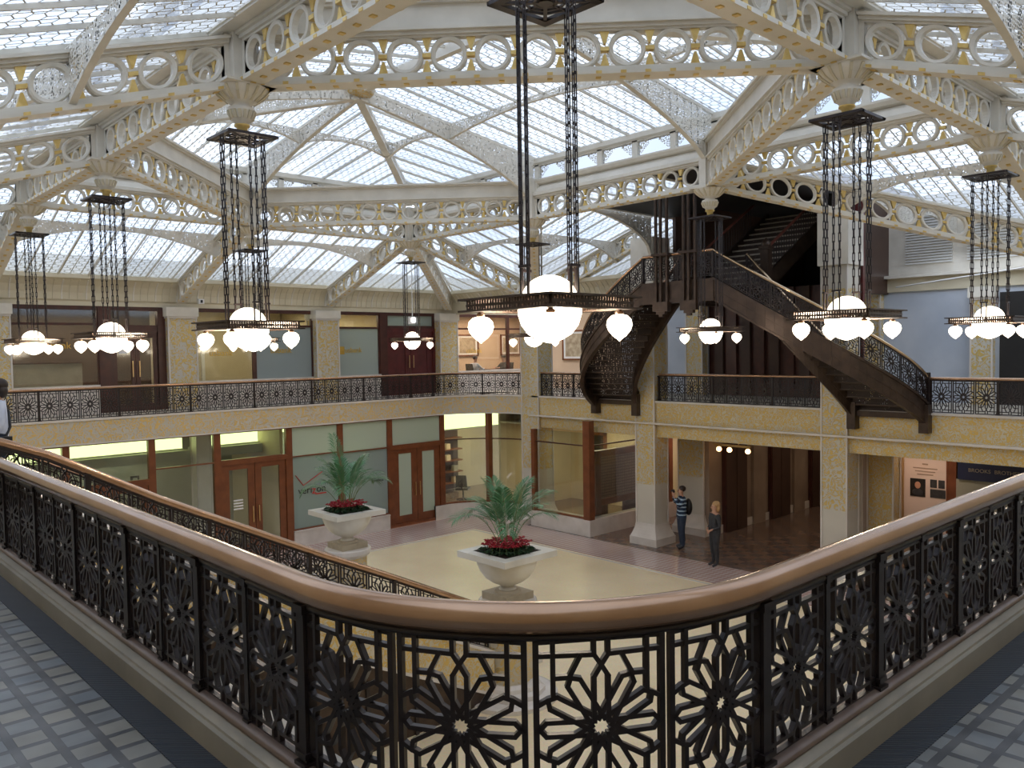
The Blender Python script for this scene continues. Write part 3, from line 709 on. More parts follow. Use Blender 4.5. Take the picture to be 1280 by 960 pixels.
# curved corner window
cpts = [(cx + (R2 + .15) * math.sin(a), cy + (R2 + .15) * math.cos(a)) for a in [math.radians(12 + 78 * k / 10) for k in range(11)]]
WN[0] += 1; b = MB()
for k in (5,):
    x, y = cpts[k]; b.box(x - .09, x + .09, y - .08, y + .08, .47, 3.56, 'wood')
for (x0, y0), (x1, y1) in zip(cpts, cpts[1:]): b.bar((x0, y0, 2.66), (x1, y1, 2.66), .04, .04, 'darkwood'); b.bar((x0, y0, .5), (x1, y1, .5), .06, .06, 'wood')
o = b.build('window_%d' % WN[0], None, label='curved corner shop window left of the tall column', cat='window', kind='structure')
b = MB()
for (x0, y0), (x1, y1) in zip(cpts, cpts[1:]): b.hexa([(x0, y0, .5), (x1, y1, .5), (x1 + .01, y1 + .01, .5), (x0 + .01, y0 + .01, .5), (x0, y0, 3.5), (x1, y1, 3.5), (x1 + .01, y1 + .01, 3.5), (x0 + .01, y0 + .01, 3.5)], 'glass')
b.build('pane', o)
# shop interiors
M['shopwall'] = noisy('grey_green_shop_wall', (.30, .32, .26), (.38, .39, .32), 1, .6)
b = MB(); b.box(-.6, 14.2, 25.6, 25.7, 0, 3.7, 'shopwall'); b.box(14.2, 26, 26.3, 26.4, 0, 3.7, 'cream'); b.box(-.6, 26, 22.1, 26.4, 3.56, 3.66, 'cream')
for x in (11.4, 14.2): b.box(x - .05, x + .05, 22.3, 26, 0, 3.6, 'cream')
b.box(-.8, -.6, 21.8, 26, 0, 3.7, 'cream')
S(b, 'wall_shop_back', 'pale walls inside the lobby shops', 'wall')
b = MB(); b.box(-.6, 26, 22.3, 25.6, -.3, .01, 'fdark'); S(b, 'floor_shop', 'dark floor inside the lobby shops', 'floor')
b = MB(); b.box(-.5, 9.1, 23.3, 24.2, 2.72, 2.98, 'shopwall'); b.box(9.4, 11.3, 23.3, 24.2, 2.72, 2.98, 'shopwall')
b.build('ceiling_soffit', None, label='grey soffit below the glowing light strip in the left shops', cat='soffit', kind='structure')
def tube_light(x0, x1, y, z, label, h=.4):
    r = empty('light_cove', label=label, cat='light', group='fluorescent light coves in the lobby shops')
    b = MB(); b.box(x0, x1, y, y + .05, z, z + h, 'fluoro'); b.build('diffuser', r); b = MB(); b.box(x0 - .03, x1 + .03, y - .02, y + .1, z - .04, z, 'white'); b.box(x0 - .03, x1 + .03, y + .06, y + .1, z, z + h, 'white'); b.build('housing', r)
tube_light(1.0, 8.12, 23.6, 3.02, 'long yellow green light cove above the left shop door')
tube_light(8.25, 9.0, 23.6, 3.02, 'short light cove behind the columned shop window')
tube_light(9.7, 11.3, 23.6, 3.02, 'light cove behind the clear double door transom')
tube_light(11.6, 13.0, 23.0, 3.3, 'light cove glowing above the frosted logo window', .2)
tube_light(13.25, 14.0, 23.0, 3.3, 'light cove glowing above the frosted window beside the far palm', .2)
tube_light(17.55, 23.6, 23.2, 2.85, 'bright light cove behind the curved corner window', .6)
column(9.38, 23.2, .4, 0, 3.56, 'pale square column inside the shop left of the double door', 'paint', cap=False, base=False)
def picture_small(x0, x1, z0, z1, y, label):
    r = empty('wall_frame', label=label, cat='frame'); b = MB(); b.box(x0, x1, y - .03, y, z0, z1, 'black'); b.build('border', r); b = MB(); b.box(x0 + .06, x1 - .06, y - .04, y - .03, z0 + .06, z1 - .06, 'shopwall'); b.build('glass_front', r)
picture_small(8.2, 8.45, 1.3, 2.1, 25.6, 'tall black framed panel on the shop wall left of the double door')
r = empty('shelf_unit', label='dark display shelves inside the curved corner shop window', cat='shelf')
b = MB(); b.box(18.2, 21.0, 25.9, 26.25, .1, 2.5, 'darkwall'); b.build('cabinet', r)
for i in range(5): b = MB(); b.box(18.2, 21.0, 25.6, 25.9, .35 + .45 * i, .4 + .45 * i, 'wood'); b.build('shelf', r)
random.seed(3)
for i in range(14):
    z = .4 + .45 * (i % 4); x = 18.35 + .37 * (i // 2)
    fabox('merchandise_box', 'small box on the display shelves in the corner shop', 'box', x, x + .2, 25.62, 25.85, z, z + .22, random.choice(['signgold', 'curb', 'white', 'warmwall']), group='boxes on the corner shop shelves')
def chair(x, y, z, rz, label, grp, mat='black'):
    r = empty('office_chair', (x, y, z), rz, label=label, cat='chair', group=grp)
    b = MB(); b.box(-.24, .24, -.22, .24, .43, .5, mat); b.build('seat', r)
    b = MB(); b.hexa([(-.22, .20, .55), (.22, .20, .55), (.22, .25, .55), (-.22, .25, .55), (-.20, .27, 1.0), (.20, .27, 1.0), (.20, .32, 1.0), (-.20, .32, 1.0)], mat); b.bar((0, .2, .46), (0, .25, .6), .05, .03, mat); b.build('backrest', r)
    b = MB(); b.tube([(0, 0, .1), (0, 0, .43)], .03, 'iron', 8)
    for k in range(5): a = 2 * PI * k / 5; b.bar((0, 0, .1), (.25 * math.cos(a), .25 * math.sin(a), .04), .04, .04, 'iron')
    b.build('base', r); return r
chair(18.3, 24.2, .01, .4, 'black chair standing behind the left part of the corner shop window', 'shop chairs')
chair(19.6, 23.9, .01, 2.2, 'black chair near the tall column in the corner shop', 'shop chairs')
# corner shop, far right side: glazed case between the tall column and the corridor
r0 = empty('display_bay', label='projecting glazed shop bay with marble base right of the tall corner column', cat='shop window')
b = MB(); b.box(18.35, 18.85, 16.4, 18.95, 0, .5, 'marble'); b.box(18.85, 22.8, 16.4, 16.7, 0, .5, 'marble'); b.build('base', r0)
b = MB(); b.box(18.35, 18.5, 18.75, 18.9, .5, 3.13, 'wood'); b.box(18.35, 18.58, 16.4, 16.66, .5, 3.5, 'wood'); b.box(22.4, 22.6, 16.45, 16.65, .5, 3.5, 'wood')
b.box(18.42, 18.47, 16.6, 18.8, 2.72, 2.76, 'darkwood'); b.box(18.5, 22.5, 16.5, 16.54, 2.72, 2.76, 'darkwood'); b.box(18.42, 18.48, 16.6, 18.8, .5, .56, 'wood'); b.build('frame', r0)
b = MB(); b.box(18.44, 18.455, 16.66, 18.75, .5, 3.13, 'glass'); b.build('pane', r0); b = MB(); b.box(18.58, 22.4, 16.52, 16.535, .5, 3.3, 'glass'); b.build('pane', r0)
r1 = empty('lattice_screen', label='wood framed woven lattice screen standing behind the shop bay glass', cat='screen')
b = MB(); b.box(19.0, 19.25, 16.72, 16.84, .55, 2.5, 'wood'); b.box(22.2, 22.32, 16.72, 16.84, .75, 2.5, 'wood'); b.box(19.0, 22.32, 16.70, 16.86, 2.32, 2.52, 'wood'); b.box(19.0, 22.32, 16.70, 16.86, .8, 1.0, 'wood'); b.build('frame', r1)
b = MB(); b.box(19.12, 22.2, 16.76, 16.80, .92, 2.4, 'lattice'); b.build('screen', r1)
b = MB(); b.box(22.8, 22.9, 16.4, 21.5, 0, 3.7, 'cream'); b.box(19.2, 22.9, 21.3, 21.4, 0, 3.7, 'cream'); b.box(19.2, 22.9, 16.6, 21.4, 3.14, 3.2, 'cream')
S(b, 'wall_corner_shop', 'cream walls of the small corner shop', 'wall')
DN[0] += 1; b = MB(); b.box(22.74, 22.8, 19.6, 20.3, 0, 2.5, 'black'); b.box(22.70, 22.8, 19.5, 19.6, 0, 2.6, 'wood'); b.box(22.70, 22.8, 20.3, 20.4, 0, 2.6, 'wood'); b.box(22.7, 22.8, 19.5, 20.4, 2.5, 2.6, 'wood')
o = S(b, 'door_%d' % DN[0], 'dark doorway inside the small corner shop', 'door')
chair(21.2, 18.6, .01, 1.5, 'dark chair inside the shop bay', 'shop chairs')
r = empty('desk', label='dark desk inside the small corner shop', cat='desk'); b = MB(); b.box(20.2, 22.2, 17.4, 18.2, .72, .78, 'darkwood'); b.build('tabletop', r); b = MB(); b.box(20.25, 20.35, 17.4, 18.2, .01, .72, 'darkwood'); b.build('leg', r); b = MB(); b.box(22.05, 22.15, 17.4, 18.2, .01, .72, 'darkwood'); b.build('leg', r)
r = empty('downlight', label='small bright ceiling spotlight in the corner shop', cat='light'); b = MB(); b.lathe([(.07, 0), (.07, -.02)], 'spot', (20.9, 18.4, 3.13), 12); b.build('lamp', r); b = MB(); b.lathe([(.10, 0), (.10, -.012), (.07, -.012)], 'white', (20.9, 18.4, 3.14), 12); b.build('rim', r)
fabox('marble_block', 'low white marble block on the floor at the foot of the tall corner column', 'block', 17.75, 18.55, 19.05, 19.75, 0, .2, 'marble')
# ------------------------------------------------------------------ elevator corridor and right side of the lobby
b = MB(); b.box(20.9, 34, 13.9, 14.2, 0, 3.9, 'brownwall'); b.box(20.9, 34, 13.86, 13.9, 0, .25, 'marble')
for x in (23.6, 26.2, 28.9): b.box(x - .35, x + .35, 13.8, 13.9, 0, 3.9, 'brownwall')
S(b, 'wall_corridor_left', 'brown marble wall of the elevator corridor', 'wall')
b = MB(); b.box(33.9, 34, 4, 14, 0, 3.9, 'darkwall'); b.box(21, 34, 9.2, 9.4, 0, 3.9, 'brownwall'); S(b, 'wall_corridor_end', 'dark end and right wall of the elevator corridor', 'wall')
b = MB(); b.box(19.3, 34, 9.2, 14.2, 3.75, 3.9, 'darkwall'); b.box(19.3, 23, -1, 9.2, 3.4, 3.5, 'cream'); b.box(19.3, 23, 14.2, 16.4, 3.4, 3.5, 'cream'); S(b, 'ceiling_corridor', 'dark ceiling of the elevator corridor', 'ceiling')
for i, x in enumerate((22.2, 24.9, 27.6, 30.2)):
    DN[0] += 1; b = MB(); b.box(x - .62, x + .62, 13.78, 13.9, 0, 2.75, 'darkwood')
    o = b.build('door_%d' % DN[0], None, label=['nearest dark elevator door behind the woman', 'second dark elevator door in the corridor', 'third dark elevator door in the corridor', 'farthest dark elevator door in the corridor'][i], cat='door', kind='structure')
    for sx in (-1, 1): b = MB(); b.box(x + (0.02 if sx > 0 else -.56), x + (.56 if sx > 0 else -.02), 13.76, 13.78, .03, 2.6, 'darkwall'); b.build('door_leaf', o)
column(21.2, 14.5, .75, 0, 3.6, 'wide gilded pier behind the man at the corridor entrance', 'gildcol', cap=False, d=.9)
b = MB(); b.box(22.9, 23.0, 14.9, 16.4, 0, 3.5, 'warmwall'); S(b, 'wall_lobby_nook', 'lit pale wall with pictures behind the man', 'wall')
picture(15.3, 15.75, 2.3, 3.0, 22.88, 'dark print high on the pale wall behind the man', ax='x', inner='terracotta', frame='black')
picture(15.3, 15.75, 1.45, 1.9, 22.88, 'small dark print on the pale wall beside the camera of the man', ax='x', inner='terracotta', frame='black')
# copper corridor lamp
r = empty('corridor_lamp', label='copper ceiling lamp with two amber bulbs in the elevator corridor', cat='lamp')
b = MB(); b.box(20.7, 20.78, 12.4, 13.6, 2.78, 2.84, 'brass'); b.tube([(20.74, 12.8, 2.84), (20.74, 12.8, 3.75)], .02, 'brass'); b.build('frame', r)
for y in (13.45, 13.1, 12.5): b = MB(); b.sphere((20.74, y, 2.68), .075, 'bulb', 12, 8); b.build('bulb', r); 
# right lobby wall with poster and navy shop sign
b = MB(); b.box(22.4, 22.6, -1, 9.3, 0, 3.5, 'warmwall'); b.box(22.3, 22.4, 8.85, 9.2, 0, 3.4, 'marble'); S(b, 'wall_lobby_right', 'beige lobby wall behind the poster at right', 'wall')
column(20.6, 8.62, .4, 0, 3.4, 'narrow gilded pilaster between corridor and poster', 'gild2', cap=False, base=False, d=.62)
column(20.2, 9.12, .15, 0, 3.4, 'plain pinkish marble pilaster right of the corridor column', 'marble', cap=False, base=False, d=.2)
r = empty('poster_board', label='large pale display poster with portrait photograph at right', cat='poster'); X0 = 22.28
b = MB(); b.box(X0, X0 + .06, 7.74, 8.79, .6, 3.25, 'posterpink'); b.build('board', r); b = MB(); b.box(X0 - .02, X0, 7.70, 7.74, .6, 3.3, 'wood'); b.box(X0 - .02, X0, 8.79, 8.84, .6, 3.3, 'brass'); b.build('frame', r)
b = MB(); b.box(X0 - .012, X0, 8.25, 8.63, 1.68, 2.15, 'black'); b.sphere((X0 - .012, 8.44, 1.98), .075, 'skin', 12, 8, (.1, 1, 1.25)); b.sphere((X0 - .012, 8.44, 1.79), .12, 'charcoal', 12, 8, (.1, 1.2, .8)); b.build('portrait', r)
for y0, y1, z0, z1 in ((7.97, 8.13, 1.95, 2.16), (7.78, 7.93, 1.95, 2.16), (7.76, 8.13, 1.69, 1.91)): b = MB(); b.box(X0 - .012, X0, y0, y1, z0, z1, 'charcoal'); b.build('photograph', r)
b = MB()
for i in range(3): b.box(X0 - .008, X0, 8.26 - .3 + .05 * i, 8.26 + .3 - .05 * i, 2.42 - .08 * i, 2.445 - .08 * i, 'brownwall')
b.box(X0 - .008, X0, 8.19, 8.33, 2.52, 2.56, 'brownwall')
b.build('heading', r)
r = empty('shop_sign', label='navy blue shop sign band at the right edge of the lobby', cat='sign'); b = MB(); b.box(22.2, 22.35, 1.5, 7.45, 2.25, 3.25, 'navy'); b.build('board', r)
text('BROOKS', 'curb', .13, (22.19, 6.95, 2.5), (PI / 2, 0, -PI / 2), r); text('BROTHERS', 'curb', .13, (22.19, 6.3, 2.5), (PI / 2, 0, -PI / 2), r)
window_done = 1
b = MB(); b.box(22.25, 22.4, 7.5, 7.69, 0, 3.3, 'wood'); b.box(22.25, 22.3, 1.5, 7.5, 0, 2.25, 'shopwall'); S(b, 'trim_12', 'red brown post and grey front under the navy sign', 'trim')
# ------------------------------------------------------------------ far right gallery, back walls
b = MB(); b.box(22.5, 22.6, -1, 9.45, MZ, 7.05, 'bluemarble'); b.box(22.5, 22.6, 15.0, 18.5, MZ, 7.05, 'bluemarble')
b.box(22.42, 22.6, -1, 9.4, 7.05, 7.4, 'cornice'); b.box(22.2, 22.6, -1, 9.4, 7.4, 7.47, 'paint')
S(b, 'wall_far_right', 'blue grey marble wall behind the far right balustrade', 'wall')
column(22.4, 9.7, .3, MZ, 9.5, 'gilded pilaster left of the blue marble wall', 'gildcol', cap=False, base=False, d=.55)
column(22.4, 6.95, .3, MZ, 7.05, 'gilded pilaster in the middle of the blue marble wall', 'gildcol', cap=True, base=False, d=.48)
column(22.35, 15.3, .3, MZ, 7.05, 'gilded pilaster left of the dark elevator lobby', 'gildcol', cap=False, base=False, d=.6)
b = MB(); b.box(22.44, 22.5, 5.2, 6.6, MZ, 6.9, 'black'); b.box(22.42, 22.5, 2.5, 5.2, MZ, 6.9, 'darkwall'); S(b, 'door_90', 'dark doorway at the right end of the far gallery', 'door')
b = MB()
for i in range(9): y = 10.6 + i * .48; b.box(22.5, 22.6, y, y + .3, MZ, 7.4, 'darkwood' if i % 2 else 'darkwall')
b.box(22.6, 22.8, 9.4, 15.1, MZ, 7.4, 'darkwood'); S(b, 'wall_elevator_lobby', 'dark panelled wall behind the stair landing', 'wall')
fabox('wall_pipe', 'dark red vertical pipe beside the right stair tower column', 'pipe', 19.9, 20.0, 8.84, 9.16, MZ, 9.2, 'maroon')
r = empty('louvred_panel', label='white louvred wall panel above the blue marble wall', cat='panel'); b = MB(); b.box(22.5, 22.6, 1, 9.4, 7.5, 9.5, 'paint'); b.build('backing', r)
b = MB()
for c0 in (3.4, 4.8, 6.2, 7.7):
    for i in range(18): b.box(22.44, 22.5, c0, c0 + 1.15, 7.75 + i * .07, 7.785 + i * .07, 'louvre')
b.build('slats', r)
r = empty('louvred_panel', label='white louvred wall panel seen between the stair hangers', cat='panel'); b = MB(); b.box(22.5, 22.6, 14.6, 24, 7.2, 9.2, 'paint'); b.build('backing', r)
b = MB()
for i in range(24): b.box(22.44, 22.5, 14.8, 18.6, 7.4 + i * .07, 7.435 + i * .07, 'louvre')
b.build('slats', r)
b = MB(); b.tube([(22.0, 8.9, 7.15), (19.4, 3.8, 7.35)], .02, 'white', 6); b.build('conduit', None, label='thin white pipe crossing in front of the louvred panel at right', cat='pipe')
# stair tower shaft
b = MB(); b.box(19.45, 27, 14.0, 14.1, 7.0, 9.8, 'darkwall'); b.box(19.45, 27, 9.3, 9.4, 7.0, 9.8, 'darkwall'); b.box(26.9, 27, 9.3, 14.1, 7.0, 9.8, 'black'); b.box(19.3, 27, 9.3, 14.1, 9.8, 9.88, 'black'); b.box(24.5, 27, 9.3, 14.1, 7.0, 7.3, 'darkwall')
b.box(19.1, 19.2, 9.3, 14.1, 9.42, 9.85, 'darkwall')
S(b, 'wall_stair_tower', 'dark shaft walls around the upper flight of the stair', 'wall')
# ------------------------------------------------------------------ roof ironwork
ZB, ZC = 8.78, 9.36       # truss bottom and top
def truss(P0, P1, label, h=.60, drop=0.0, pitch=.47, trim0=.16, trim1=.16, group='iron trusses with round openings under the skylight', name='roof_truss', band=False):
    P0 = V(P0); P1 = V(P1); d = P1 - P0; Lh = math.hypot(d.x, d.y); e = V((d.x / Lh, d.y / Lh, 0)); n = V((e.y, -e.x, 0)); sl = d.z / Lh
    F = lambda s, t, w: P0 + e * s + n * w + V((0, 0, t + sl * s))
    r = empty(name, label=label, cat='truss', group=group)
    def rect(b, s0, s1, t0, t1, w0, w1, mat): b.hexa([F(s0, t0, w0), F(s1, t0, w0), F(s1, t0, w1), F(s0, t0, w1), F(s0, t1, w0), F(s1, t1, w0), F(s1, t1, w1), F(s0, t1, w1)], mat)
    b = MB(); a, c = trim0, Lh - trim1
    rect(b, a, c, 0, .035, -.13, .13, 'paint'); rect(b, a, c, .035, .075, -.085, .085, 'paint'); rect(b, a, c, .075, .11, -.05, .05, 'paint')
    bc = b
    b = MB(); rect(b, a, c, h - .035, h, -.13, .13, 'paint'); rect(b, a, c, h - .075, h - .035, -.085, .085, 'paint'); rect(b, a, c, h - .1, h - .075, -.05, .05, 'paint')
    if band:
        for t0, t1, w_ in ((h, h + .26, .07), (h + .26, h + .29, .13), (h + .29, h + .33, .17)): rect(b, a, c, t0, t1, -w_, w_, 'paint')
    b.build('top_chord', r)
    b = MB(); mid = (h + .01) / 2; ro = (h - .2) / 2 + .012; ri = ro * .76; k = max(1, int((c - a - .1) / pitch)); step = (c - a) / k; seg = 20
    for i in range(k):
        s0 = a + step * (i + .5); vs = []; fs = []
        for q in range(seg):
            t = 2 * PI * q / seg
            for rr, ww in ((ro, -.035), (ri, -.035), (ri, .035), (ro, .035), (ro * .92, -.05), (ro * .92, .05)):
                vs.append(F(s0 + rr * math.cos(t), mid + rr * math.sin(t), ww))
        for q in range(seg):
            A = q * 6; B = ((q + 1) % seg) * 6
            for x, y in ((0, 4), (4, 1), (1, 2), (2, 5), (5, 3), (3, 0)): fs.append((A + x, B + x, B + y, A + y))
        b.add(vs, fs, 'paint')
    rect(b, a, a + .05, .1, h - .1, -.04, .04, 'paint'); rect(b, c - .05, c, .1, h - .1, -.04, .04, 'paint')
    for i in range(1, k):
        s0 = a + step * i
        for sg in (1, -1):
            q = [(s0 - .055, mid + sg * (ro - .01)), (s0 + .055, mid + sg * (ro - .01)), (s0 + .012, mid + sg * .06), (s0 - .012, mid + sg * .06)]
            b.prism(q, lambda s, t: F(s, t, -.03), lambda s, t: F(s, t, .03), 'gold')
        rect(b, s0 - .05, s0 + .05, mid - .022, mid + .022, -.042, .042, 'gold')
    b.build('ring_web', r); b = bc; g = int((c - a) / .27)
    for i in range(g):
        s0 = a + (c - a) * (i + .5) / g; rect(b, s0 - .03, s0 + .03, -.012, .0, -.03, .03, 'gold'); rect(b, s0 - .032, s0 + .032, .002, .034, -.137, -.13, 'gold'); rect(b, s0 - .032, s0 + .032, .002, .034, .13, .137, 'gold')
    b.build('bottom_chord', r)
    return r
def node(i, j): return (NX[j], NY[i])
names = {(0, 0): 'the nearest chandelier', (1, 0): 'the second chandelier from left in front', (2, 0): 'the second chandelier in the left row', (3, 0): 'the leftmost chandelier',
         (3, 1): 'the small chandelier behind the left one', (3, 2): 'the far corner chandelier', (2, 2): 'the chandelier behind the big centre one', (1, 2): 'the chandelier in front of the stair',
         (0, 2): 'the rightmost chandelier', (0, 1): 'the large chandelier right of centre'}
ring = [(0, 0), (1, 0), (2, 0), (3, 0), (3, 1), (3, 2), (2, 2), (1, 2), (0, 2), (0, 1)]
for a, c in zip(ring, ring[1:] + ring[:1]):
    truss((*node(*a), ZB), (*node(*c), ZB), 'white ring truss from %s to %s' % (names[a].replace('the ', ''), names[c].replace('the ', '')), h=ZC - ZB)
for a, c, nm in (((1, 0), (0, 1), 'broad white diagonal truss crossing the whole upper picture'), ((0, 1), (1, 2), 'white diagonal truss falling from the right chandelier to the stair'),
                 ((2, 2), (3, 1), 'white diagonal truss across the middle distance left of centre'), ((3, 1), (2, 0), 'white diagonal truss at left behind the second chandelier')):
    truss((*node(*a), ZB - .01), (*node(*c), ZB - .01), nm, h=ZC - ZB + .02, band=True)
ZW = 7.15
def rib(i, j, ex, ey, label, zend=ZW, z0=ZB): truss((*node(i, j), z0), (ex, ey, zend), label, h=.6, group='sloping ribs of the lower skylight', trim0=.16, trim1=.05)
GR = 'sloping ribs of the lower skylight'
for j, nm in enumerate(('left part of the far left wall', 'gilded column between the bank windows', 'gilded column right of the frosted window')):
    rib(3, j, NX[j], YF - .3, 'white sloping rib down to the %s' % nm)
rib(3, 2, XF + .1, 23.7, 'white hip rib down to the far corner of the court'); rib(3, 2, XF, NY[3], 'white rib down to the head of the tall corner column')
rib(2, 2, XF + .1, 19.1, 'white hip rib from behind the big chandelier down to the tall corner column'); rib(1, 2, XF + .1, 4.3, 'white hip rib falling from the stair chandelier to the right edge')
truss((XF + .2, 14.9, 8.6), (XF + .2, 19.1, 7.15), 'short sloping rib between stair tower and tall corner column', group=GR)
rib(0, 2, XF, NY[0], 'white rib running out of the right edge from the rightmost chandelier')
for i in range(4): rib(i, 0, WX, NY[i], ['white rib sloping down over the camera on the left', 'white rib at the top left above the left gallery', 'white rib at left behind the top left one', 'farthest white rib of the left slope'][i])
for j in range(3): rib(0, j, NX[j], WY, ['white rib sloping down over the camera on the right', 'white rib at the top right corner', 'white rib beyond the right edge'][j])
# posts at the nodes
for (i, j) in ring:
    x, y = node(i, j); b = MB(); b.box(x - .15, x + .15, y - .15, y + .15, ZB - .02, 9.75, 'paint')
    for dx, dy in ((1, 0), (-1, 0), (0, 1), (0, -1)): b.box(x + dx * .165 - .045, x + dx * .165 + .045, y + dy * .165 - .045, y + dy * .165 + .045, ZB, 9.7, 'paint')
    b.build('node_post', None, label='white square iron post above %s' % names[(i, j)], cat='post', group='iron posts joining the trusses')
# moulded band and clerestory
ZS, ZH, ZR = 9.72, 10.12, 10.2
x0, x1, y0, y1 = NX[0], NX[2], NY[0], NY[3]
def ringband(b, prof, mat):
    """prof: list of (offset outward, z)"""
    rows = [[(x0 - o, y0 - o, z), (x1 + o, y0 - o, z), (x1 + o, y1 + o, z), (x0 - o, y1 + o, z)] for o, z in prof]
    n = len(prof); vs = [p for r in rows for p in r]; fs = []
    for i in range(n):
        for k in range(4): a = i * 4 + k; c = i * 4 + (k + 1) % 4; i2 = (i + 1) % n; fs.append((a, c, i2 * 4 + (k + 1) % 4, i2 * 4 + k))
    b.add(vs, fs, mat)
b = MB(); ringband(b, [(-.12, 9.36), (-.12, 9.40), (-.06, 9.42), (-.02, 9.52), (.08, 9.60), (-.02, 9.62), (-.06, 9.68), (-.06, ZS), (.35, ZS), (.35, 9.36)], 'paint')
ringband(b, [(.16, ZH), (.34, ZH), (.34, ZR + .06), (.10, ZR + .06), (.10, ZH + .03)], 'paint')
S(b, 'trim_13', 'white moulded band carrying the small windows under the upper skylight', 'moulding')
def m_fret():
    m, nt, out = new_mat('fretted_window_glass'); uv = nt.nodes.new('ShaderNodeUVMap').outputs[0]; s = nt.nodes.new('ShaderNodeSeparateXYZ'); L(nt, uv, s.inputs[0])
    v = N(nt, 'ShaderNodeTexVoronoi', feature='DISTANCE_TO_EDGE'); v.inputs['Scale'].default_value = 22; L(nt, uv, v.inputs['Vector'])
    ax = mth(nt, 'ABSOLUTE', s.outputs[0]); zone = mth(nt, 'GREATER_THAN', mth(nt, 'ADD', mth(nt, 'MULTIPLY', ax, 1.0), mth(nt, 'MULTIPLY', s.outputs[1], 1.2)), .44)
    mask = mth(nt, 'MULTIPLY', zone, mth(nt, 'LESS_THAN', v.outputs[0], .10))
    tr = nt.nodes.new('ShaderNodeBsdfTransparent'); tr.inputs[0].default_value = (.30, .335, .385, 1); d = nt.nodes.new('ShaderNodeBsdfDiffuse'); d.inputs[0].default_value = (.6, .58, .52, 1)
    mx = nt.nodes.new('ShaderNodeMixShader'); L(nt, mask, mx.inputs[0]); L(nt, tr.outputs[0], mx.inputs[1]); L(nt, d.outputs[0], mx.inputs[2]); L(nt, mx.outputs[0], out.inputs[0]); return m
M['fret'] = m_fret()
def clere(ax, fixed, s0, s1, label):
    nwin = 5; st = (s1 - s0) / nwin
    for k in range(nwin):
        a, c = s0 + st * k, s0 + st * (k + 1); WN[0] += 1; b = MB()
        P = (lambda s, z, w: (fixed + w, s, z)) if ax == 'y' else (lambda s, z, w: (s, fixed + w, z))
        def bx(a, c, z0, z1, w0, w1, m): b.hexa([P(a, z0, w0), P(c, z0, w0), P(c, z0, w1), P(a, z0, w1), P(a, z1, w0), P(c, z1, w0), P(c, z1, w1), P(a, z1, w1)], m)
        bx(a, a + .07, ZS, ZH, -.05, .05, 'paint'); bx(c - .07, c, ZS, ZH, -.05, .05, 'paint'); bx(a, c, ZS, ZS + .04, -.05, .05, 'paint'); bx(a, c, ZH - .03, ZH, -.05, .05, 'paint')
        o = b.build('window_%d' % WN[0], None, label=label, cat='window', kind='structure', group=label)
        b = MB(); h = (c - a - .14) / 2; b.quad_uv([P(a + .07, ZS + .04, 0), P(c - .07, ZS + .04, 0), P(c - .07, ZH - .03, 0), P(a + .07, ZH - .03, 0)], 'fret', [(-h, 0), (h, 0), (h, .33), (-h, .33)])
        b.build('pane', o)
for i in range(3): clere('y', x1 + .22, NY[i], NY[i + 1], 'small fretted window in the band above the far right truss'); clere('y', x0 - .22, NY[i], NY[i + 1], 'small fretted window in the band above the near left truss')
for j in range(2): clere('x', y1 + .22, NX[j], NX[j + 1], 'small fretted window in the band above the far left truss'); clere('x', y0 - .22, NX[j], NX[j + 1], 'small fretted window in the band above the near right truss')

# skylight surfaces
def patch(gb, fb, P00, P10, P11, P01, nb, nr=1, bar=.028, matf='paint_dark', glass=True):
    """bilinear glazed patch: edge P00-P10 is the eaves, P01-P11 the top. nb strips across, bars between"""
    P = [V(p) for p in (P00, P10, P11, P01)]
    f = lambda u, v: (P[0] * (1 - u) + P[1] * u) * (1 - v) + (P[3] * (1 - u) + P[2] * u) * v
    W = ((P[1] - P[0]).length + (P[2] - P[3]).length) / 2; H = ((P[3] - P[0]).length + (P[2] - P[1]).length) / 2
    for i in range(nb):
        for k in range(nr):
            u0, u1, v0, v1 = i / nb, (i + 1) / nb, k / nr, (k + 1) / nr
            gb.quad_uv([f(u0, v0), f(u1, v0), f(u1, v1), f(u0, v1)], 'skyglass', [(W * u0, H * v0), (W * u1, H * v0), (W * u1, H * v1), (W * u0, H * v1)])
    for i in range(nb + 1):
        u = i / nb; q = [f(u, v / 2) - V((0, 0, .025)) for v in range(3)]
        for a, c in zip(q, q[1:]):
            if (c - a).length > .02: fb.bar(a, c, bar if 0 < i < nb else bar * 2, .05, matf)
    for v in (0, 1):
        a, c = f(0, v) - V((0, 0, .03)), f(1, v) - V((0, 0, .03))
        if (c - a).length > .05: fb.bar(a, c, .05, .06, 'paint')
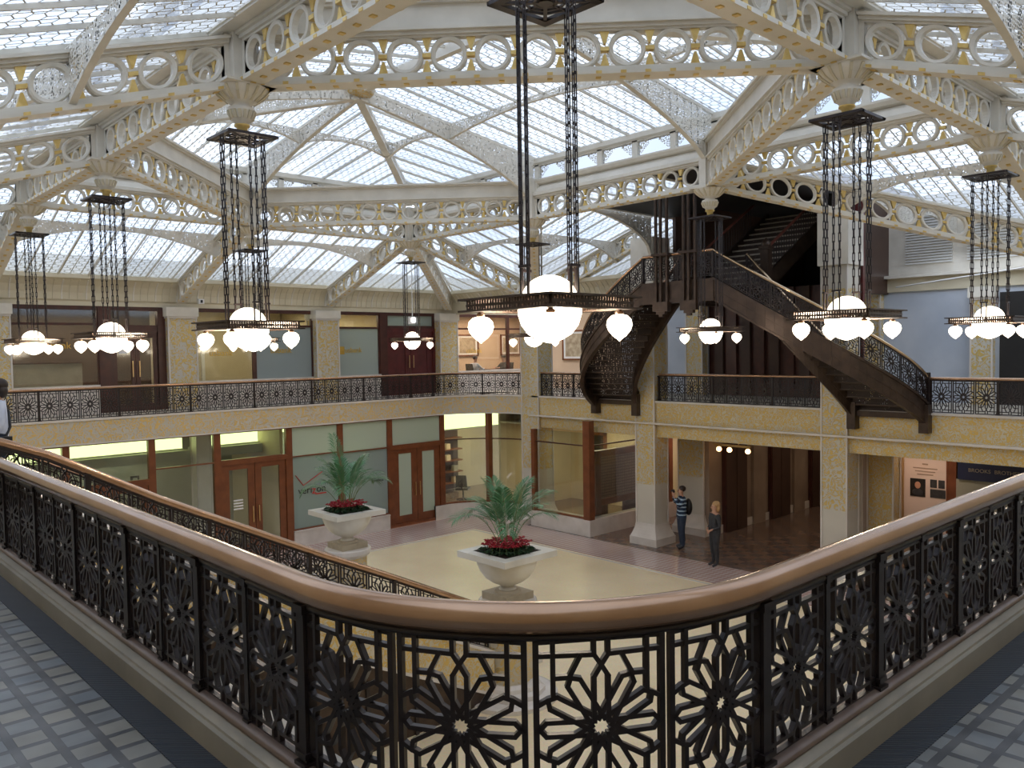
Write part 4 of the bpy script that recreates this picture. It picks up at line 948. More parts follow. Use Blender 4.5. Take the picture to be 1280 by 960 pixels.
def arch(pf, s0, s1, ztop, d0, d1, name, parent, th=.035, n=12, flange=.07):
    """perforated web with an arched lower edge. pf(s)->(x,y), ztop(s)"""
    b = MB(); fl = MB(); S_ = [s0 + (s1 - s0) * k / n for k in range(n + 1)]
    dep = [d0 + (d1 - d0) * (1 - (2 * k / n - 1) ** 2) if True else 0 for k in range(n + 1)]
    p0 = V(pf(s0)); p1 = V(pf(s1)); e = (p1 - p0).normalized(); nn = V((e.y, -e.x))
    for k in range(n):
        q = []
        for w in (-th / 2, th / 2):
            for kk, z in ((k, 'b'), (k + 1, 'b')):
                x, y = pf(S_[kk]); q.append((x + nn.x * w, y + nn.y * w, ztop(S_[kk]) - dep[kk]))
        t = []
        for w in (-th / 2, th / 2):
            for kk in (k, k + 1):
                x, y = pf(S_[kk]); t.append((x + nn.x * w, y + nn.y * w, ztop(S_[kk])))
        b.hexa([q[0], q[1], q[3], q[2], t[0], t[1], t[3], t[2]], 'perf')
        a, c = V((*pf(S_[k]), ztop(S_[k]) - dep[k])), V((*pf(S_[k + 1]), ztop(S_[k + 1]) - dep[k + 1]))
        fl.bar(a, c, flange, .03, 'paint', ext=.01)
    o = fl.build(name, parent); b.build('pierced_web', o); return o
def arch_half(P0, P1, d0, d1, name, parent, n=22, flange=.09):
    """rib from a node up to the hub, deep at P0, curved underside"""
    P0 = V(P0); P1 = V(P1); b = MB(); fl = MB(); e = V((P1.x - P0.x, P1.y - P0.y, 0)).normalized(); nn = V((e.y, -e.x, 0)) * .02; R = []
    for k in range(n + 1):
        t = k / n; R.append((P0.lerp(P1, t), d1 + (d0 - d1) * (1 - math.sqrt(max(0, 1 - (1 - t) ** 2)))))
    for (a, da), (c, dc) in zip(R, R[1:]):
        za, zc = V((0, 0, da)), V((0, 0, dc)); b.hexa([a - za - nn, c - zc - nn, c - zc + nn, a - za + nn, a - nn, c - nn, c + nn, a + nn], 'perf')
        fl.bar(a - za, c - zc, flange, .035, 'paint', ext=.01)
    o = fl.build(name, parent); b.build('pierced_web', o); return o
EDGES = set()
def facet(gb, fb, poly, A, B, pitch=.72, bar=.026, edge=True):
    """planar glazed facet; bars run up the slope at right angles to the eaves A-B"""
    A = V(A); B = V(B); es = (B - A).normalized(); P = [V(p) for p in poly]
    nrm = None
    for i in range(1, len(P) - 1):
        c = (P[i] - P[0]).cross(P[i + 1] - P[0])
        if c.length > 1e-4: nrm = c.normalized(); break
    et = nrm.cross(es).normalized(); et = et if et.z > 0 else -et
    uv = [((p - A).dot(es), (p - A).dot(et)) for p in P]
    k = len(gb.f); gb.add(P, [tuple(range(len(P)))], 'skyglass'); gb.uv[k] = uv
    s0 = min(u for u, v in uv); s1 = max(u for u, v in uv); n = max(1, round((s1 - s0) / pitch))
    for i in range(1, n):
        s_ = s0 + (s1 - s0) * i / n; ts = []
        for (u0, v0), (u1, v1) in zip(uv, uv[1:] + uv[:1]):
            if (u0 - s_) * (u1 - s_) < 0: ts.append(v0 + (v1 - v0) * (s_ - u0) / (u1 - u0))
        if len(ts) >= 2 and max(ts) - min(ts) > .1:
            q = [A + es * s_ + et * t - V((0, 0, .03)) for t in (min(ts), max(ts))]; fb.bar(q[0], q[1], bar, .05, 'paint_dark')
    if edge:
        for p, q in zip(P, P[1:] + P[:1]):
            key = tuple(sorted((tuple(round(c_, 2) for c_ in p), tuple(round(c_, 2) for c_ in q))))
            if key in EDGES: continue
            EDGES.add(key)
            if (p - q).length > .05: fb.bar(p - V((0, 0, .035)), q - V((0, 0, .035)), .05, .06, 'paint')
# upper hipped skylight
H1 = V((NX[1], NY[1], 11.0)); H2 = V((NX[1], NY[2], 11.0)); zr = ZR + .08; ox = .22
gb = MB(); fb = MB()
Xa, Xb, Ya, Yb = x0 - ox, x1 + ox, y0 - ox, y1 + ox
def mid(a, c): return tuple((V(a) + V(c)) / 2)
for xs_ in (Xa, Xb):
    facet(gb, fb, [(xs_, Ya, zr), (xs_, NY[1], zr), H1], (xs_, Ya, zr), (xs_, NY[1], zr)); facet(gb, fb, [(xs_, NY[1], zr), (xs_, NY[2], zr), H2, H1], (xs_, NY[1], zr), (xs_, NY[2], zr)); facet(gb, fb, [(xs_, NY[2], zr), (xs_, Yb, zr), H2], (xs_, NY[2], zr), (xs_, Yb, zr))
for ys_, H in ((Ya, H1), (Yb, H2)):
    for xa_, xb_ in ((Xa, NX[1]), (NX[1], Xb)): facet(gb, fb, [(xa_, ys_, zr), (xb_, ys_, zr), H], (xa_, ys_, zr), (xb_, ys_, zr))
r = empty('skylight', label='upper hipped leaded glass skylight over the middle of the court', cat='skylight', group='leaded skylights')
gb.build('glass', r); fb.build('glazing_bars', r)
for H, nds, h in ((H2, [(2, 0), (3, 0), (3, 1), (3, 2), (2, 2)], 'far'), (H1, [(1, 0), (0, 0), (0, 1), (0, 2), (1, 2)], 'near')):
    for nd in nds:
        x, y = node(*nd); dx = ox * (1 if x > 8 else -1) if x != NX[1] else 0; dy = ox * (1 if y > 12 else -1) if nd[0] in (0, 3) else 0
        big = 1.25 if nd in ((2, 2), (1, 2), (1, 0), (2, 0), (3, 1), (0, 1)) else .42
        arch_half((x + dx * .2, y + dy * .2, zr - .03), H - V((0, 0, .03)), big, .24, 'rib', r, flange=.10 if big > 1 else .16)
    b = MB(); b.lathe([(.30, -.16), (.26, -.2), (.18, -.21), (.02, -.24)], 'gild2', tuple(H), 20); b.lathe([(.34, -.10), (.30, -.16)], 'paint', tuple(H), 20); b.build('boss', r)
b = MB(); b.bar(H1 - V((0, 0, .08)), H2 - V((0, 0, .08)), .12, .2, 'paint'); b.build('ridge', r)
# arched purlins half way up
def purlin(A, B, H_A, H_B):
    p = V(A).lerp(V(H_A), .54); q = V(B).lerp(V(H_B), .54); pf = lambda s: (p.x + (q.x - p.x) * s, p.y + (q.y - p.y) * s)
    arch(pf, 0, 1, lambda s: p.z - .03, .32, .10, 'purlin', r)
for xs_ in (Xa, Xb):
    purlin((xs_, Ya, zr), (xs_, NY[1], zr), H1, H1); purlin((xs_, NY[1], zr), (xs_, NY[2], zr), H1, H2); purlin((xs_, NY[2], zr), (xs_, Yb, zr), H2, H2)
for ys_, H in ((Ya, H1), (Yb, H2)):
    purlin((Xa, ys_, zr), (NX[1], ys_, zr), H, H); purlin((NX[1], ys_, zr), (Xb, ys_, zr), H, H)
# lower skylight slopes around the ring
zt, ze = 9.40, 7.86
def lower(label, facets, purl):
    r = empty('skylight', label=label, cat='skylight', group='leaded skylights'); gb = MB(); fb = MB()
    for poly, A, B in facets: facet(gb, fb, poly, A, B)
    gb.build('glass', r); fb.build('glazing_bars', r)
    for (p, q) in purl: arch(lambda s, p=p, q=q: (p[0] + (q[0] - p[0]) * s, p[1] + (q[1] - p[1]) * s), 0, 1, lambda s, p=p, q=q: p[2] + (q[2] - p[2]) * s - .06, .60, .1, 'purlin', r, n=16)
    return r
o = .3; YE = YF - .35; XE = XF + .3; ym = 21.05; xm = 15.85; zm = 8.88; A1 = x1 + o; yh = 9.2 - (xm - A1); yg = 14.18 + (xm - A1)
lower('lower leaded skylight sloping down to the far left wall', [([(WX, YE, ze), (XE, YE, ze), (A1, y1 + o, zt), (x0 - o, y1 + o, zt)], (WX, YE, ze), (XE, YE, ze))],
      [((NX[0], ym, zm), (NX[1], ym, zm)), ((NX[1], ym, zm), (NX[2], ym, zm)), ((NX[2], ym, zm), (xm, ym, zm)), ((x0 - 2.4, ym, zm), (NX[0], ym, zm))])
lower('lower leaded skylight between the far corner and the tall column', [([(XE, 19.05, ze), (XE, YE, ze), (A1, y1 + o, zt), (A1, 14.18, zt)], (XE, 14.18, ze), (XE, YE, ze))], [((xm, yg, zm), (xm, NY[3], zm)), ((xm, NY[3], zm), (xm, ym, zm))])
lower('lower leaded skylight falling from the stair tower to the tall column', [([(XE, 19.05, ze), (22.4, 19.05, ze), (22.4, 14.18, zt), (A1, 14.18, zt)], (XE, 19.05, ze), (22.4, 19.05, ze))], [((xm, yg, zm), (XE - .1, yg, zm)), ((XE - .1, yg, zm), (22.4, yg, zm))])
lower('lower leaded skylight at the right below the rightmost trusses', [([(XE, 4.33, ze), (XE, WY, ze), (A1, y0 - o, zt), (A1, 9.2, zt)], (XE, 4.33, ze), (XE, WY, ze))], [((xm, yh, zm), (xm, NY[0], zm)), ((xm, NY[0], zm), (xm, 2.4, zm))])
lower('lower leaded skylight behind the falling hip rib at right', [([(XE, 4.33, ze), (22.4, 4.33, ze), (22.4, 9.2, zt), (A1, 9.2, zt)], (XE, 4.33, ze), (22.4, 4.33, ze))], [((xm, yh, zm), (XE - .1, yh, zm)), ((XE - .1, yh, zm), (22.4, yh, zm))])
xl = 2.5; yl = 2.45
lower('lower leaded skylight over the left gallery at the top left corner', [([(WX, WY, ze), (WX, YE, ze), (x0 - o, y1 + o, zt), (x0 - o, y0 - o, zt)], (WX, WY, ze), (WX, YE, ze))], [((xl, a_, zm), (xl, c_, zm)) for a_, c_ in zip(NY, NY[1:])] + [((xl, yl, zm), (xl, NY[0], zm))])
lower('lower leaded skylight over the right gallery at the top right corner', [([(WX, WY, ze), (XE, WY, ze), (A1, y0 - o, zt), (x0 - o, y0 - o, zt)], (WX, WY, ze), (XE, WY, ze))], [((a_, yl, zm), (c_, yl, zm)) for a_, c_ in zip(NX, NX[1:])] + [((xl, yl, zm), (NX[0], yl, zm)), ((NX[2], yl, zm), (xm, yl, zm))])
lower('narrow glazed strip in front of the dark stair tower', [([(A1, 10.9, zt), (16.2, 10.9, zt - .02), (16.2, 14.16, zt - .02), (A1, 14.16, zt)], (16.2, 10.9, zt - .02), (16.2, 14.16, zt - .02))], [])
b = MB(); b.box(A1, 19.4, 9.25, 10.9, zt - .04, zt + .02, 'black'); b.box(16.2, 19.4, 10.9, 14.14, zt - .04, zt + .02, 'black'); S(b, 'ceiling_tower', 'dark ceiling in front of the stair tower', 'ceiling')
arch_half((XF - .1, 14.3, zt - .03), (A1 + 1.2, 14.3, zt - .03), 1.15, .06, 'arched_bracket', empty('column_bracket', label='pierced white arched bracket at the head of the left stair tower column', cat='bracket'))
b = MB(); b.box(XE, 22.6, 4.0, 4.3, 7.05, 7.9, 'cornice'); b.box(XE, 22.6, 19.1, 19.3, 7.05, 7.9, 'cornice'); b.box(22.4, 22.6, 14.2, 19.1, 7.0, 9.45, 'paint'); S(b, 'wall_upper_right', 'plaster walls under the outer skylight beside the stair tower', 'wall')

# ------------------------------------------------------------------ chandeliers
def chain_mesh(Lc):
    b = MB(); ll, hw, r = .10, .011, .0045; n = int(Lc / (ll - .012)); st = Lc / n
    for i in range(n):
        z1_ = -st * i + .006; z0_ = -st * (i + 1) - .006; ax = (1, 0) if i % 2 else (0, 1)
        for s in (1, -1): b.bar((ax[0] * hw * s, ax[1] * hw * s, z0_), (ax[0] * hw * s, ax[1] * hw * s, z1_), r * 2, r * 2, 'iron', up=(1, 1, 0))
        for z in (z0_, z1_): b.bar((-ax[0] * hw, -ax[1] * hw, z), (ax[0] * hw, ax[1] * hw, z), r * 2, r * 2, 'iron')
    o = b.build('chain'); me = o.data; bpy.data.objects.remove(o); return me
CH = chain_mesh(1.90)
ZP, ZF = 8.22, 6.03
def make_chandelier():
    r = empty('chandelier', (0, 0, 0))
    b = MB(); b.lathe([(.05, 0), (.06, .10), (.09, .12), (.09, .14)], 'gold', (0, 0, ZP), 20)
    pr = [(.07, .14), (.12, .20), (.155, .29), (.15, .33), (.10, .35), (.10, .37), (.17, .40), (.26, .47), (.31, .53), (.31, .56)]
    b.lathe(pr, 'paint', (0, 0, ZP), 24)
    for k in range(16):
        a = 2 * PI * (k + .5) / 16; c_, s_ = math.cos(a), math.sin(a)
        for (r0, z0), (r1, z1) in ((pr[1], pr[2]), (pr[6], pr[7]), (pr[7], pr[8])): b.bar((c_ * (r0 + .006), s_ * (r0 + .006), ZP + z0), (c_ * (r1 + .006), s_ * (r1 + .006), ZP + z1), .03, .02, 'cornice')
    b.box(-.3, .3, -.3, .3, ZP + .55, ZP + .58, 'paint'); b.build('pendant_boss', r)
    b = MB(); h = .30; b.box(-h, h, -h, -h + .07, ZP - .03, ZP, 'iron'); b.box(-h, h, h - .07, h, ZP - .03, ZP, 'iron'); b.box(-h, -h + .07, -h, h, ZP - .03, ZP, 'iron'); b.box(h - .07, h, -h, h, ZP - .03, ZP, 'iron')
    for s in (1, -1): b.bar((-h, -h * s, ZP - .015), (h, h * s, ZP - .015), .03, .02, 'iron')
    for k in range(8):
        a = PI / 4 * k; q = a + PI / 4
        for rr in (.09, .15, .21): b.bar((rr * math.cos(a), rr * math.sin(a), ZP - .015), (rr * math.cos(q), rr * math.sin(q), ZP - .015), .018, .018, 'iron')
        b.bar((.05 * math.cos(a), .05 * math.sin(a), ZP - .015), (.24 * math.cos(a), .24 * math.sin(a), ZP - .015), .014, .018, 'iron')
    b.lathe([(.06, -.03), (.06, .0)], 'iron', (0, 0, ZP), 12); b.build('ceiling_plate', r)
    for k in range(4):
        a = PI / 2 * k; d = (math.cos(a), math.sin(a)); n = (-d[1], d[0])
        for s in (-1, 1):
            o = link('chain', CH, r); o.location = (d[0] * .25 + n[0] * s * .035, d[1] * .25 + n[1] * s * .035, ZP - .03)
    b = MB(); h = .43; w = .05
    for z in (ZF - .055, ZF + .03):
        for s in (-1, 1): b.box(-h - .05, h + .05, s * h - w, s * h + w, z, z + .014, 'stairiron'); b.box(s * h - w, s * h + w, -h - .05, h + .05, z, z + .014, 'stairiron')
    for s in (-1, 1):
        for i in range(30):
            t = -h + 2 * h * (i + .5) / 30; b.box(t - .0085, t + .0085, s * h - .012, s * h + .012, ZF - .05, ZF + .035, 'stairiron'); b.box(s * h - .012, s * h + .012, t - .0085, t + .0085, ZF - .05, ZF + .035, 'stairiron')
        b.box(-h, h, s * h - .013, s * h + .013, ZF - .016, ZF + .002, 'stairiron'); b.box(s * h - .013, s * h + .013, -h, h, ZF - .016, ZF + .002, 'stairiron')
    for s in (-1, 1):
        b.box(-h, h, s * .22 - .012, s * .22 + .012, ZF - .03, ZF - .01, 'bronze'); b.box(s * .22 - .012, s * .22 + .012, -h, h, ZF - .03, ZF - .01, 'bronze')
    for k in range(4):
        a = PI / 2 * k; d = (math.cos(a), math.sin(a)); n = (-d[1], d[0])
        for s in (-1, 1): b.bar((d[0] * .25 + n[0] * s * .035, d[1] * .25 + n[1] * s * .035, ZF - .03), (d[0] * .25 + n[0] * s * .035, d[1] * .25 + n[1] * s * .035, ZF + .27), .016, .016, 'iron')
        b.bar((d[0] * .25 - n[0] * .05, d[1] * .25 - n[1] * .05, ZF + .26), (d[0] * .25 + n[0] * .05, d[1] * .25 + n[1] * .05, ZF + .26), .03, .02, 'iron')
    b.build('square_frame', r)
    b = MB(); prof = [(.001, -.29), (.03, -.285), (.09, -.265), (.16, -.225), (.21, -.16), (.235, -.08), (.237, -.02)]
    b.lathe(prof, 'globe', (0, 0, ZF), 28); b.build('glass_bowl', r)
    b = MB(); b.lathe([(.21 * math.cos(t), .02 + .19 * math.sin(t)) for t in [PI / 2 * q / 8 for q in range(8)]] + [(.001, .21)], 'globe', (0, 0, ZF), 28); b.build('glass_dome', r)
    hp = .36
    for sx in (-1, 1):
        for sy in (-1, 1):
            b = MB(); b.lathe([(.001, -.285), (.014, -.272), (.05, -.245), (.083, -.205), (.096, -.165), (.088, -.125), (.06, -.097), (.03, -.088), (.001, -.086)], 'globe', (0, 0, 0), 18)
            o = b.build('small_globe', r); o.location = (sx * hp, sy * hp, ZF); b = MB()
            b.lathe([(.03, -.09), (.035, -.07), (.018, -.06), (.018, -.03)], 'bronze', (0, 0, 0), 12); b.build('lamp_holder', o)
            b = MB(); b.bar((sx * hp, sy * hp, ZF - .035), (sx * .43, sy * .43, ZF - .035), .05, .012, 'stairiron'); b.build('bracket', r)
    ld = bpy.data.lights.new('globe_light', 'POINT'); ld.energy = 135; ld.color = (1, .80, .58); ld.shadow_soft_size = .12
    lo = bpy.data.objects.new('globe_light', ld); COL.objects.link(lo); lo.location = (0, 0, ZF - .02); lo.parent = r
    return r
ch = make_chandelier()
labels = {(0, 0): 'largest nearest chandelier hanging in the middle of the picture', (1, 0): 'lit chandelier at left in front of the bank window column', (2, 0): 'lit chandelier second from the left in front of the bank doors',
          (3, 0): 'leftmost lit chandelier in front of the bank lettering', (3, 1): 'distant chandelier whose chains show between those of the left one', (3, 2): 'small distant chandelier in front of the dark red door',
          (2, 2): 'distant chandelier partly hidden behind the largest one', (1, 2): 'lit chandelier under the stair landing', (0, 2): 'rightmost lit chandelier in front of the blue marble wall', (0, 1): 'large lit chandelier in front of the right stair flight'}
for q, nd in enumerate(ring):
    c_ = ch if q == 0 else copy_tree(ch)
    x, y = node(*nd); c_.location = (x, y, 0); tag(c_, labels[nd], 'chandelier', 'square framed chandeliers hanging from the roof trusses')
# ------------------------------------------------------------------ curved double stair
ZL = 7.10
def ell(yf, yl, xl, N=28, xf=18.85): return [(xf - (xf - xl) * math.sin(PI / 2 * i / N), yl + (yf - yl) * math.cos(PI / 2 * i / N)) for i in range(N + 1)]
def curved_flight(yfo, yfi, yl, label, raillabel):
    out = ell(yfo, yl, 16.3); inn = ell(yfi, yl, 17.75)
    def lenp(P):
        Ls = [0]
        for a, c in zip(P, P[1:]): Ls.append(Ls[-1] + math.hypot(c[0] - a[0], c[1] - a[1]))
        return [l / Ls[-1] for l in Ls]
    def at(P, Ls, t):
        i = 0
        while i < len(P) - 2 and t > Ls[i + 1]: i += 1
        k = (t - Ls[i]) / (Ls[i + 1] - Ls[i]); return (P[i][0] * (1 - k) + P[i + 1][0] * k, P[i][1] * (1 - k) + P[i + 1][1] * k)
    Lo, Li = lenp(out), lenp(inn); H = ZL - MZ; n = 17
    r = empty('curved_stair', label=label, cat='stair', group='curved iron stair flights')
    for P, Ls, nm in ((out, Lo, 'outer_stringer'), (inn, Li, 'inner_stringer')):
        b = MB()
        for i in range(len(P) - 1):
            z0, z1 = MZ + H * Ls[i], MZ + H * Ls[i + 1]; p, q = P[i], P[i + 1]; d = V((q[0] - p[0], q[1] - p[1])).normalized(); nn = (d.y * .035, -d.x * .035)
            for lo_, hi, k in ((-.30, .16, 1), (-.33, -.27, 1.6), (.14, .20, 1.8), (-.10, -.06, 1.3)):
                nx_, ny_ = nn[0] * k, nn[1] * k
                b.hexa([(p[0] - nx_, p[1] - ny_, z0 + lo_), (q[0] - nx_, q[1] - ny_, z1 + lo_), (q[0] + nx_, q[1] + ny_, z1 + lo_), (p[0] + nx_, p[1] + ny_, z0 + lo_),
                        (p[0] - nx_, p[1] - ny_, z0 + hi), (q[0] - nx_, q[1] - ny_, z1 + hi), (q[0] + nx_, q[1] + ny_, z1 + hi), (p[0] + nx_, p[1] + ny_, z0 + hi)], 'stairiron')
        b.build(nm, r)
    for k in range(n):
        t0, t1 = k / n, (k + 1) / n; a, c = at(out, Lo, t0), at(inn, Li, t0); a1, c1 = at(out, Lo, min(1, t1 + .02)), at(inn, Li, min(1, t1 + .02)); z = MZ + H * (k + 1) / n
        b = MB(); b.hexa([(*a, z - .03), (*c, z - .03), (*c1, z - .03), (*a1, z - .03), (*a, z), (*c, z), (*c1, z), (*a1, z)], 'stairiron'); b.build('tread', r)
        b = MB(); e = V((a1[0] - a[0], a1[1] - a[1])).normalized() * .012
        b.hexa([(*a, z - H / n), (*c, z - H / n), (c[0] + e.x, c[1] + e.y, z - H / n), (a[0] + e.x, a[1] + e.y, z - H / n), (*a, z - .03), (*c, z - .03), (c[0] + e.x, c[1] + e.y, z - .03), (a[0] + e.x, a[1] + e.y, z - .03)], 'perfdark'); b.build('riser', r)
    b = MB()
    for y in (yfo, yfi): b.box(18.62, 18.86, y - .1, y + .1, MZ - .42, MZ + .2, 'stairiron')
    b.box(18.7, 19.0, min(yfo, yfi), max(yfo, yfi), MZ - .12, MZ + .01, 'stairiron'); b.build('foot_bracket', r)
    rr = empty('stair_balustrade', label=raillabel, cat='balustrade', group='balustrades of the curved iron stair')
    po = [(*p, MZ + H * l - .0) for p, l in zip(out, Lo)]; pi = [(*p, MZ + H * l - .0) for p, l in zip(inn, Li)]
    railing(rr, po, 11, curved=True, hr=.032, ztop=.84, zc=.50, thick=11, mat='iron', plinth=False, handmat='litbronze' if yfo < 10 else 'bronze')
    railing(rr, pi, 5, curved=True, hr=.032, ztop=.84, zc=.50, thick=5, mat='iron', plinth=False, handmat='litbronze' if yfo < 10 else 'bronze')
    b = MB(); b.tube([(po[0][0] + .02, po[0][1], MZ + .82), (po[0][0] + .1, po[0][1], MZ + .80)], .036, 'bronze', 10); b.box(18.84, 18.92, yfo - .04, yfo + .04, MZ, MZ + .9, 'iron'); b.build('newel', rr)
curved_flight(6.95, 8.55, 10.7, 'right flight of the curved dark iron stair sweeping down to the right', 'balustrade pair along the right flight of the curved stair')
curved_flight(16.45, 14.9, 12.7, 'left flight of the curved dark iron stair seen from below', 'balustrade pair along the left flight of the curved stair')
r = empty('stair_landing', label='dark iron landing hanging over the court between the two curved flights', cat='stair landing')
b = MB(); b.box(16.3, 19.6, 10.7, 12.7, ZL - .06, ZL, 'stairiron'); b.box(16.24, 16.34, 10.66, 12.74, ZL - .33, ZL + .16, 'stairiron'); b.box(16.22, 16.36, 10.64, 12.76, ZL - .36, ZL - .28, 'stairiron'); b.build('platform', r)
b = MB(); b.box(17.7, 19.5, 12.62, 12.7, ZL - .33, ZL, 'stairiron'); b.box(17.7, 19.5, 10.7, 10.78, ZL - .33, ZL, 'stairiron')
for y in (11.2, 11.7, 12.2): b.box(16.3, 19.5, y - .04, y + .04, ZL - .28, ZL - .06, 'stairiron')
b.build('joists', r)
railing(r, [(16.29, 12.7, ZL), (16.29, 10.7, ZL)], 4, hr=.032, ztop=.84, zc=.50, thick=4, plinth=False)
def hanger(y, label):
    r = empty('stair_hanger', label=label, cat='hanger', group='dark iron hangers carrying the stair landing')
    for dx, dy in ((0, -.16), (-.03, 0), (0, .16)):
        b = MB(); b.box(16.17 + dx, 16.23 + dx, y + dy - .028, y + dy + .028, 6.55, 9.3, 'stairiron'); b.build('rod', r)
    b = MB(); b.box(16.12, 16.27, y - .22, y + .22, 6.55, 6.78, 'stairiron'); b.box(16.14, 16.24, y - .13, y + .13, 6.48, 6.55, 'stairiron'); b.box(16.15, 16.22, y - .06, y + .06, 6.42, 6.48, 'stairiron')
    b.build('foot_clamp', r); b = MB(); b.box(16.1, 16.28, y - .24, y + .24, ZL + .78, ZL + .84, 'stairiron'); b.build('rail_clasp', r)
hanger(12.08, 'left dark iron hanger rods in front of the stair landing'); hanger(11.28, 'right dark iron hanger rods in front of the stair landing')
r = empty('upper_stair', label='straight upper flight climbing into the dark above the landing', cat='stair'); n = 13; Xs, Xe, Zt = 18.5, 22.3, 9.39
for k in range(n):
    xa = Xs + (Xe - Xs) * k / n; xb = Xs + (Xe - Xs) * (k + 1) / n; z = ZL + (Zt - ZL) * (k + 1) / n
    b = MB(); b.box(xa - .02, xb, 10.75, 12.65, z - .03, z, 'stairiron'); b.box(xa - .03, xa - .015, 10.75, 12.65, z - .035, z + .004, 'curb'); b.build('tread', r)
    b = MB(); b.box(xa, xa + .01, 10.75, 12.65, z - .175, z - .03, 'perfdark'); b.build('riser', r)
for y in (10.7, 12.7):
    b = MB(); b.bar((Xs - .1, y, ZL), (Xe, y, Zt), .06, .4, 'stairiron'); b.build('stringer', r); b = MB(); b.tube([(Xs - .1, y, ZL + .85), (Xs + (Xe - Xs) * .78, y, ZL + (Zt - ZL) * .78 + .87)], .035, 'terracotta', 8); b.build('handrail', r)
    b = MB()
    for k in range(23): t = k / 30; x = Xs + (Xe - Xs) * t; z = ZL + (Zt - ZL) * t; b.box(x - .008, x + .008, y - .008, y + .008, z + .1, z + .86, 'iron')
    b.build('balusters', r)
for y, lb in ((10.45, 'dark iron newel post at the head of the right curved flight'), (12.95, 'dark iron newel post at the head of the left curved flight')):
    r = empty('newel_post', label=lb, cat='newel post'); b = MB(); b.box(18.1, 18.3, y - .1, y + .1, ZL - .3, ZL + 1.0, 'stairiron'); b.build('shaft', r)
    b = MB(); b.box(18.07, 18.33, y - .13, y + .13, ZL + .92, ZL + 1.0, 'stairiron'); b.lathe([(.1, 1.0), (.12, 1.06), (.07, 1.14), (.01, 1.2)], 'stairiron', (18.2, y, ZL), 12); b.build('finial', r)

# ------------------------------------------------------------------ grand stair down to the lobby
YN, YG = 9.85, 14.85
RL = [(1.35, 4.92), (1.88, 4.87), (2.32, 4.69), (2.63, 4.52), (3.48, 4.05), (4.45, 3.57), (5.56, 3.02), (6.58, 2.54), (8.23, 1.74), (8.55, 1.59)]
RUN = .325
r = empty('grand_stair', label='broad marble stair descending from the left gallery to the lobby between two urns', cat='stair'); n = 26
for k in range(n):
    xb = 1.93 + RUN * (n - 1 - k); xa = xb + RUN; z = MZ * (k + 1) / n; m_ = .1 if xb < 8.3 else .62
    b = MB(); b.box(xb - .03, xa + .02, YN + m_, YG - m_, z - .05, z, 'marble'); b.box(xb, xa, YN + m_, YG - m_, z - MZ / n - .02, z - .05, 'marble'); b.build('step', r)
b = MB(); b.box(-.6, 1.93, YN - .1, YG + .1, MZ - .3, MZ, 'marble'); b.build('top_landing', r)
def strg(y, nm):
    b = MB(); w = .13
    for (xa, za), (xb, zb) in zip(RL, RL[1:]):
        for a_, c_, ww, m_ in ((-1.40, -.73, w, 'gild2'), (-.745, -.70, w + .03, 'marble'), (-1.44, -1.39, w + .02, 'marble')):
            b.hexa([(xa, y - ww, za + a_), (xb, y - ww, zb + a_), (xb, y + ww, zb + a_), (xa, y + ww, za + a_), (xa, y - ww, za + c_), (xb, y - ww, zb + c_), (xb, y + ww, zb + c_), (xa, y + ww, za + c_)], m_)
    b.build('stringer', r)
    b = MB(); P = [(x, z - 1.42) for x, z in RL]
    for (xa, za), (xb, zb) in zip(P, P[1:]):
        b.hexa([(xa, y - .05, 0), (xb, y - .05, 0), (xb, y + .05, 0), (xa, y + .05, 0), (xa, y - .05, max(.02, za)), (xb, y - .05, max(.02, zb)), (xb, y + .05, max(.02, zb)), (xa, y + .05, max(.02, za))], 'stairiron')  # solid dark infill stands in for the shade under the open stair side
    k = 1.6
    while k < 7.4:
        zz = max(.15, 4.87 - 1.42 - (k - 1.6) * .5); b.box(k - .03, k + .03, y - .08, y + .08, 0, zz - .1, 'iron'); k += .42
    b.build('shade_grille', r)
strg(YN, 0); strg(YG, 1)
for y, nm in ((YN, 'near sloping balustrade of the grand stair with copper brown handrail'), (YG, 'far sloping balustrade of the grand stair ending at the far urn')):
    rb = empty('stair_balustrade', label=nm, cat='balustrade', group='balustrades of the grand stair')
    railing(rb, [(x, y, z - .72) for x, z in RL], 16, hr=.045, ztop=.72, zc=.335, zs=1.08, thick=3, plinth=False, handmat='bronze')

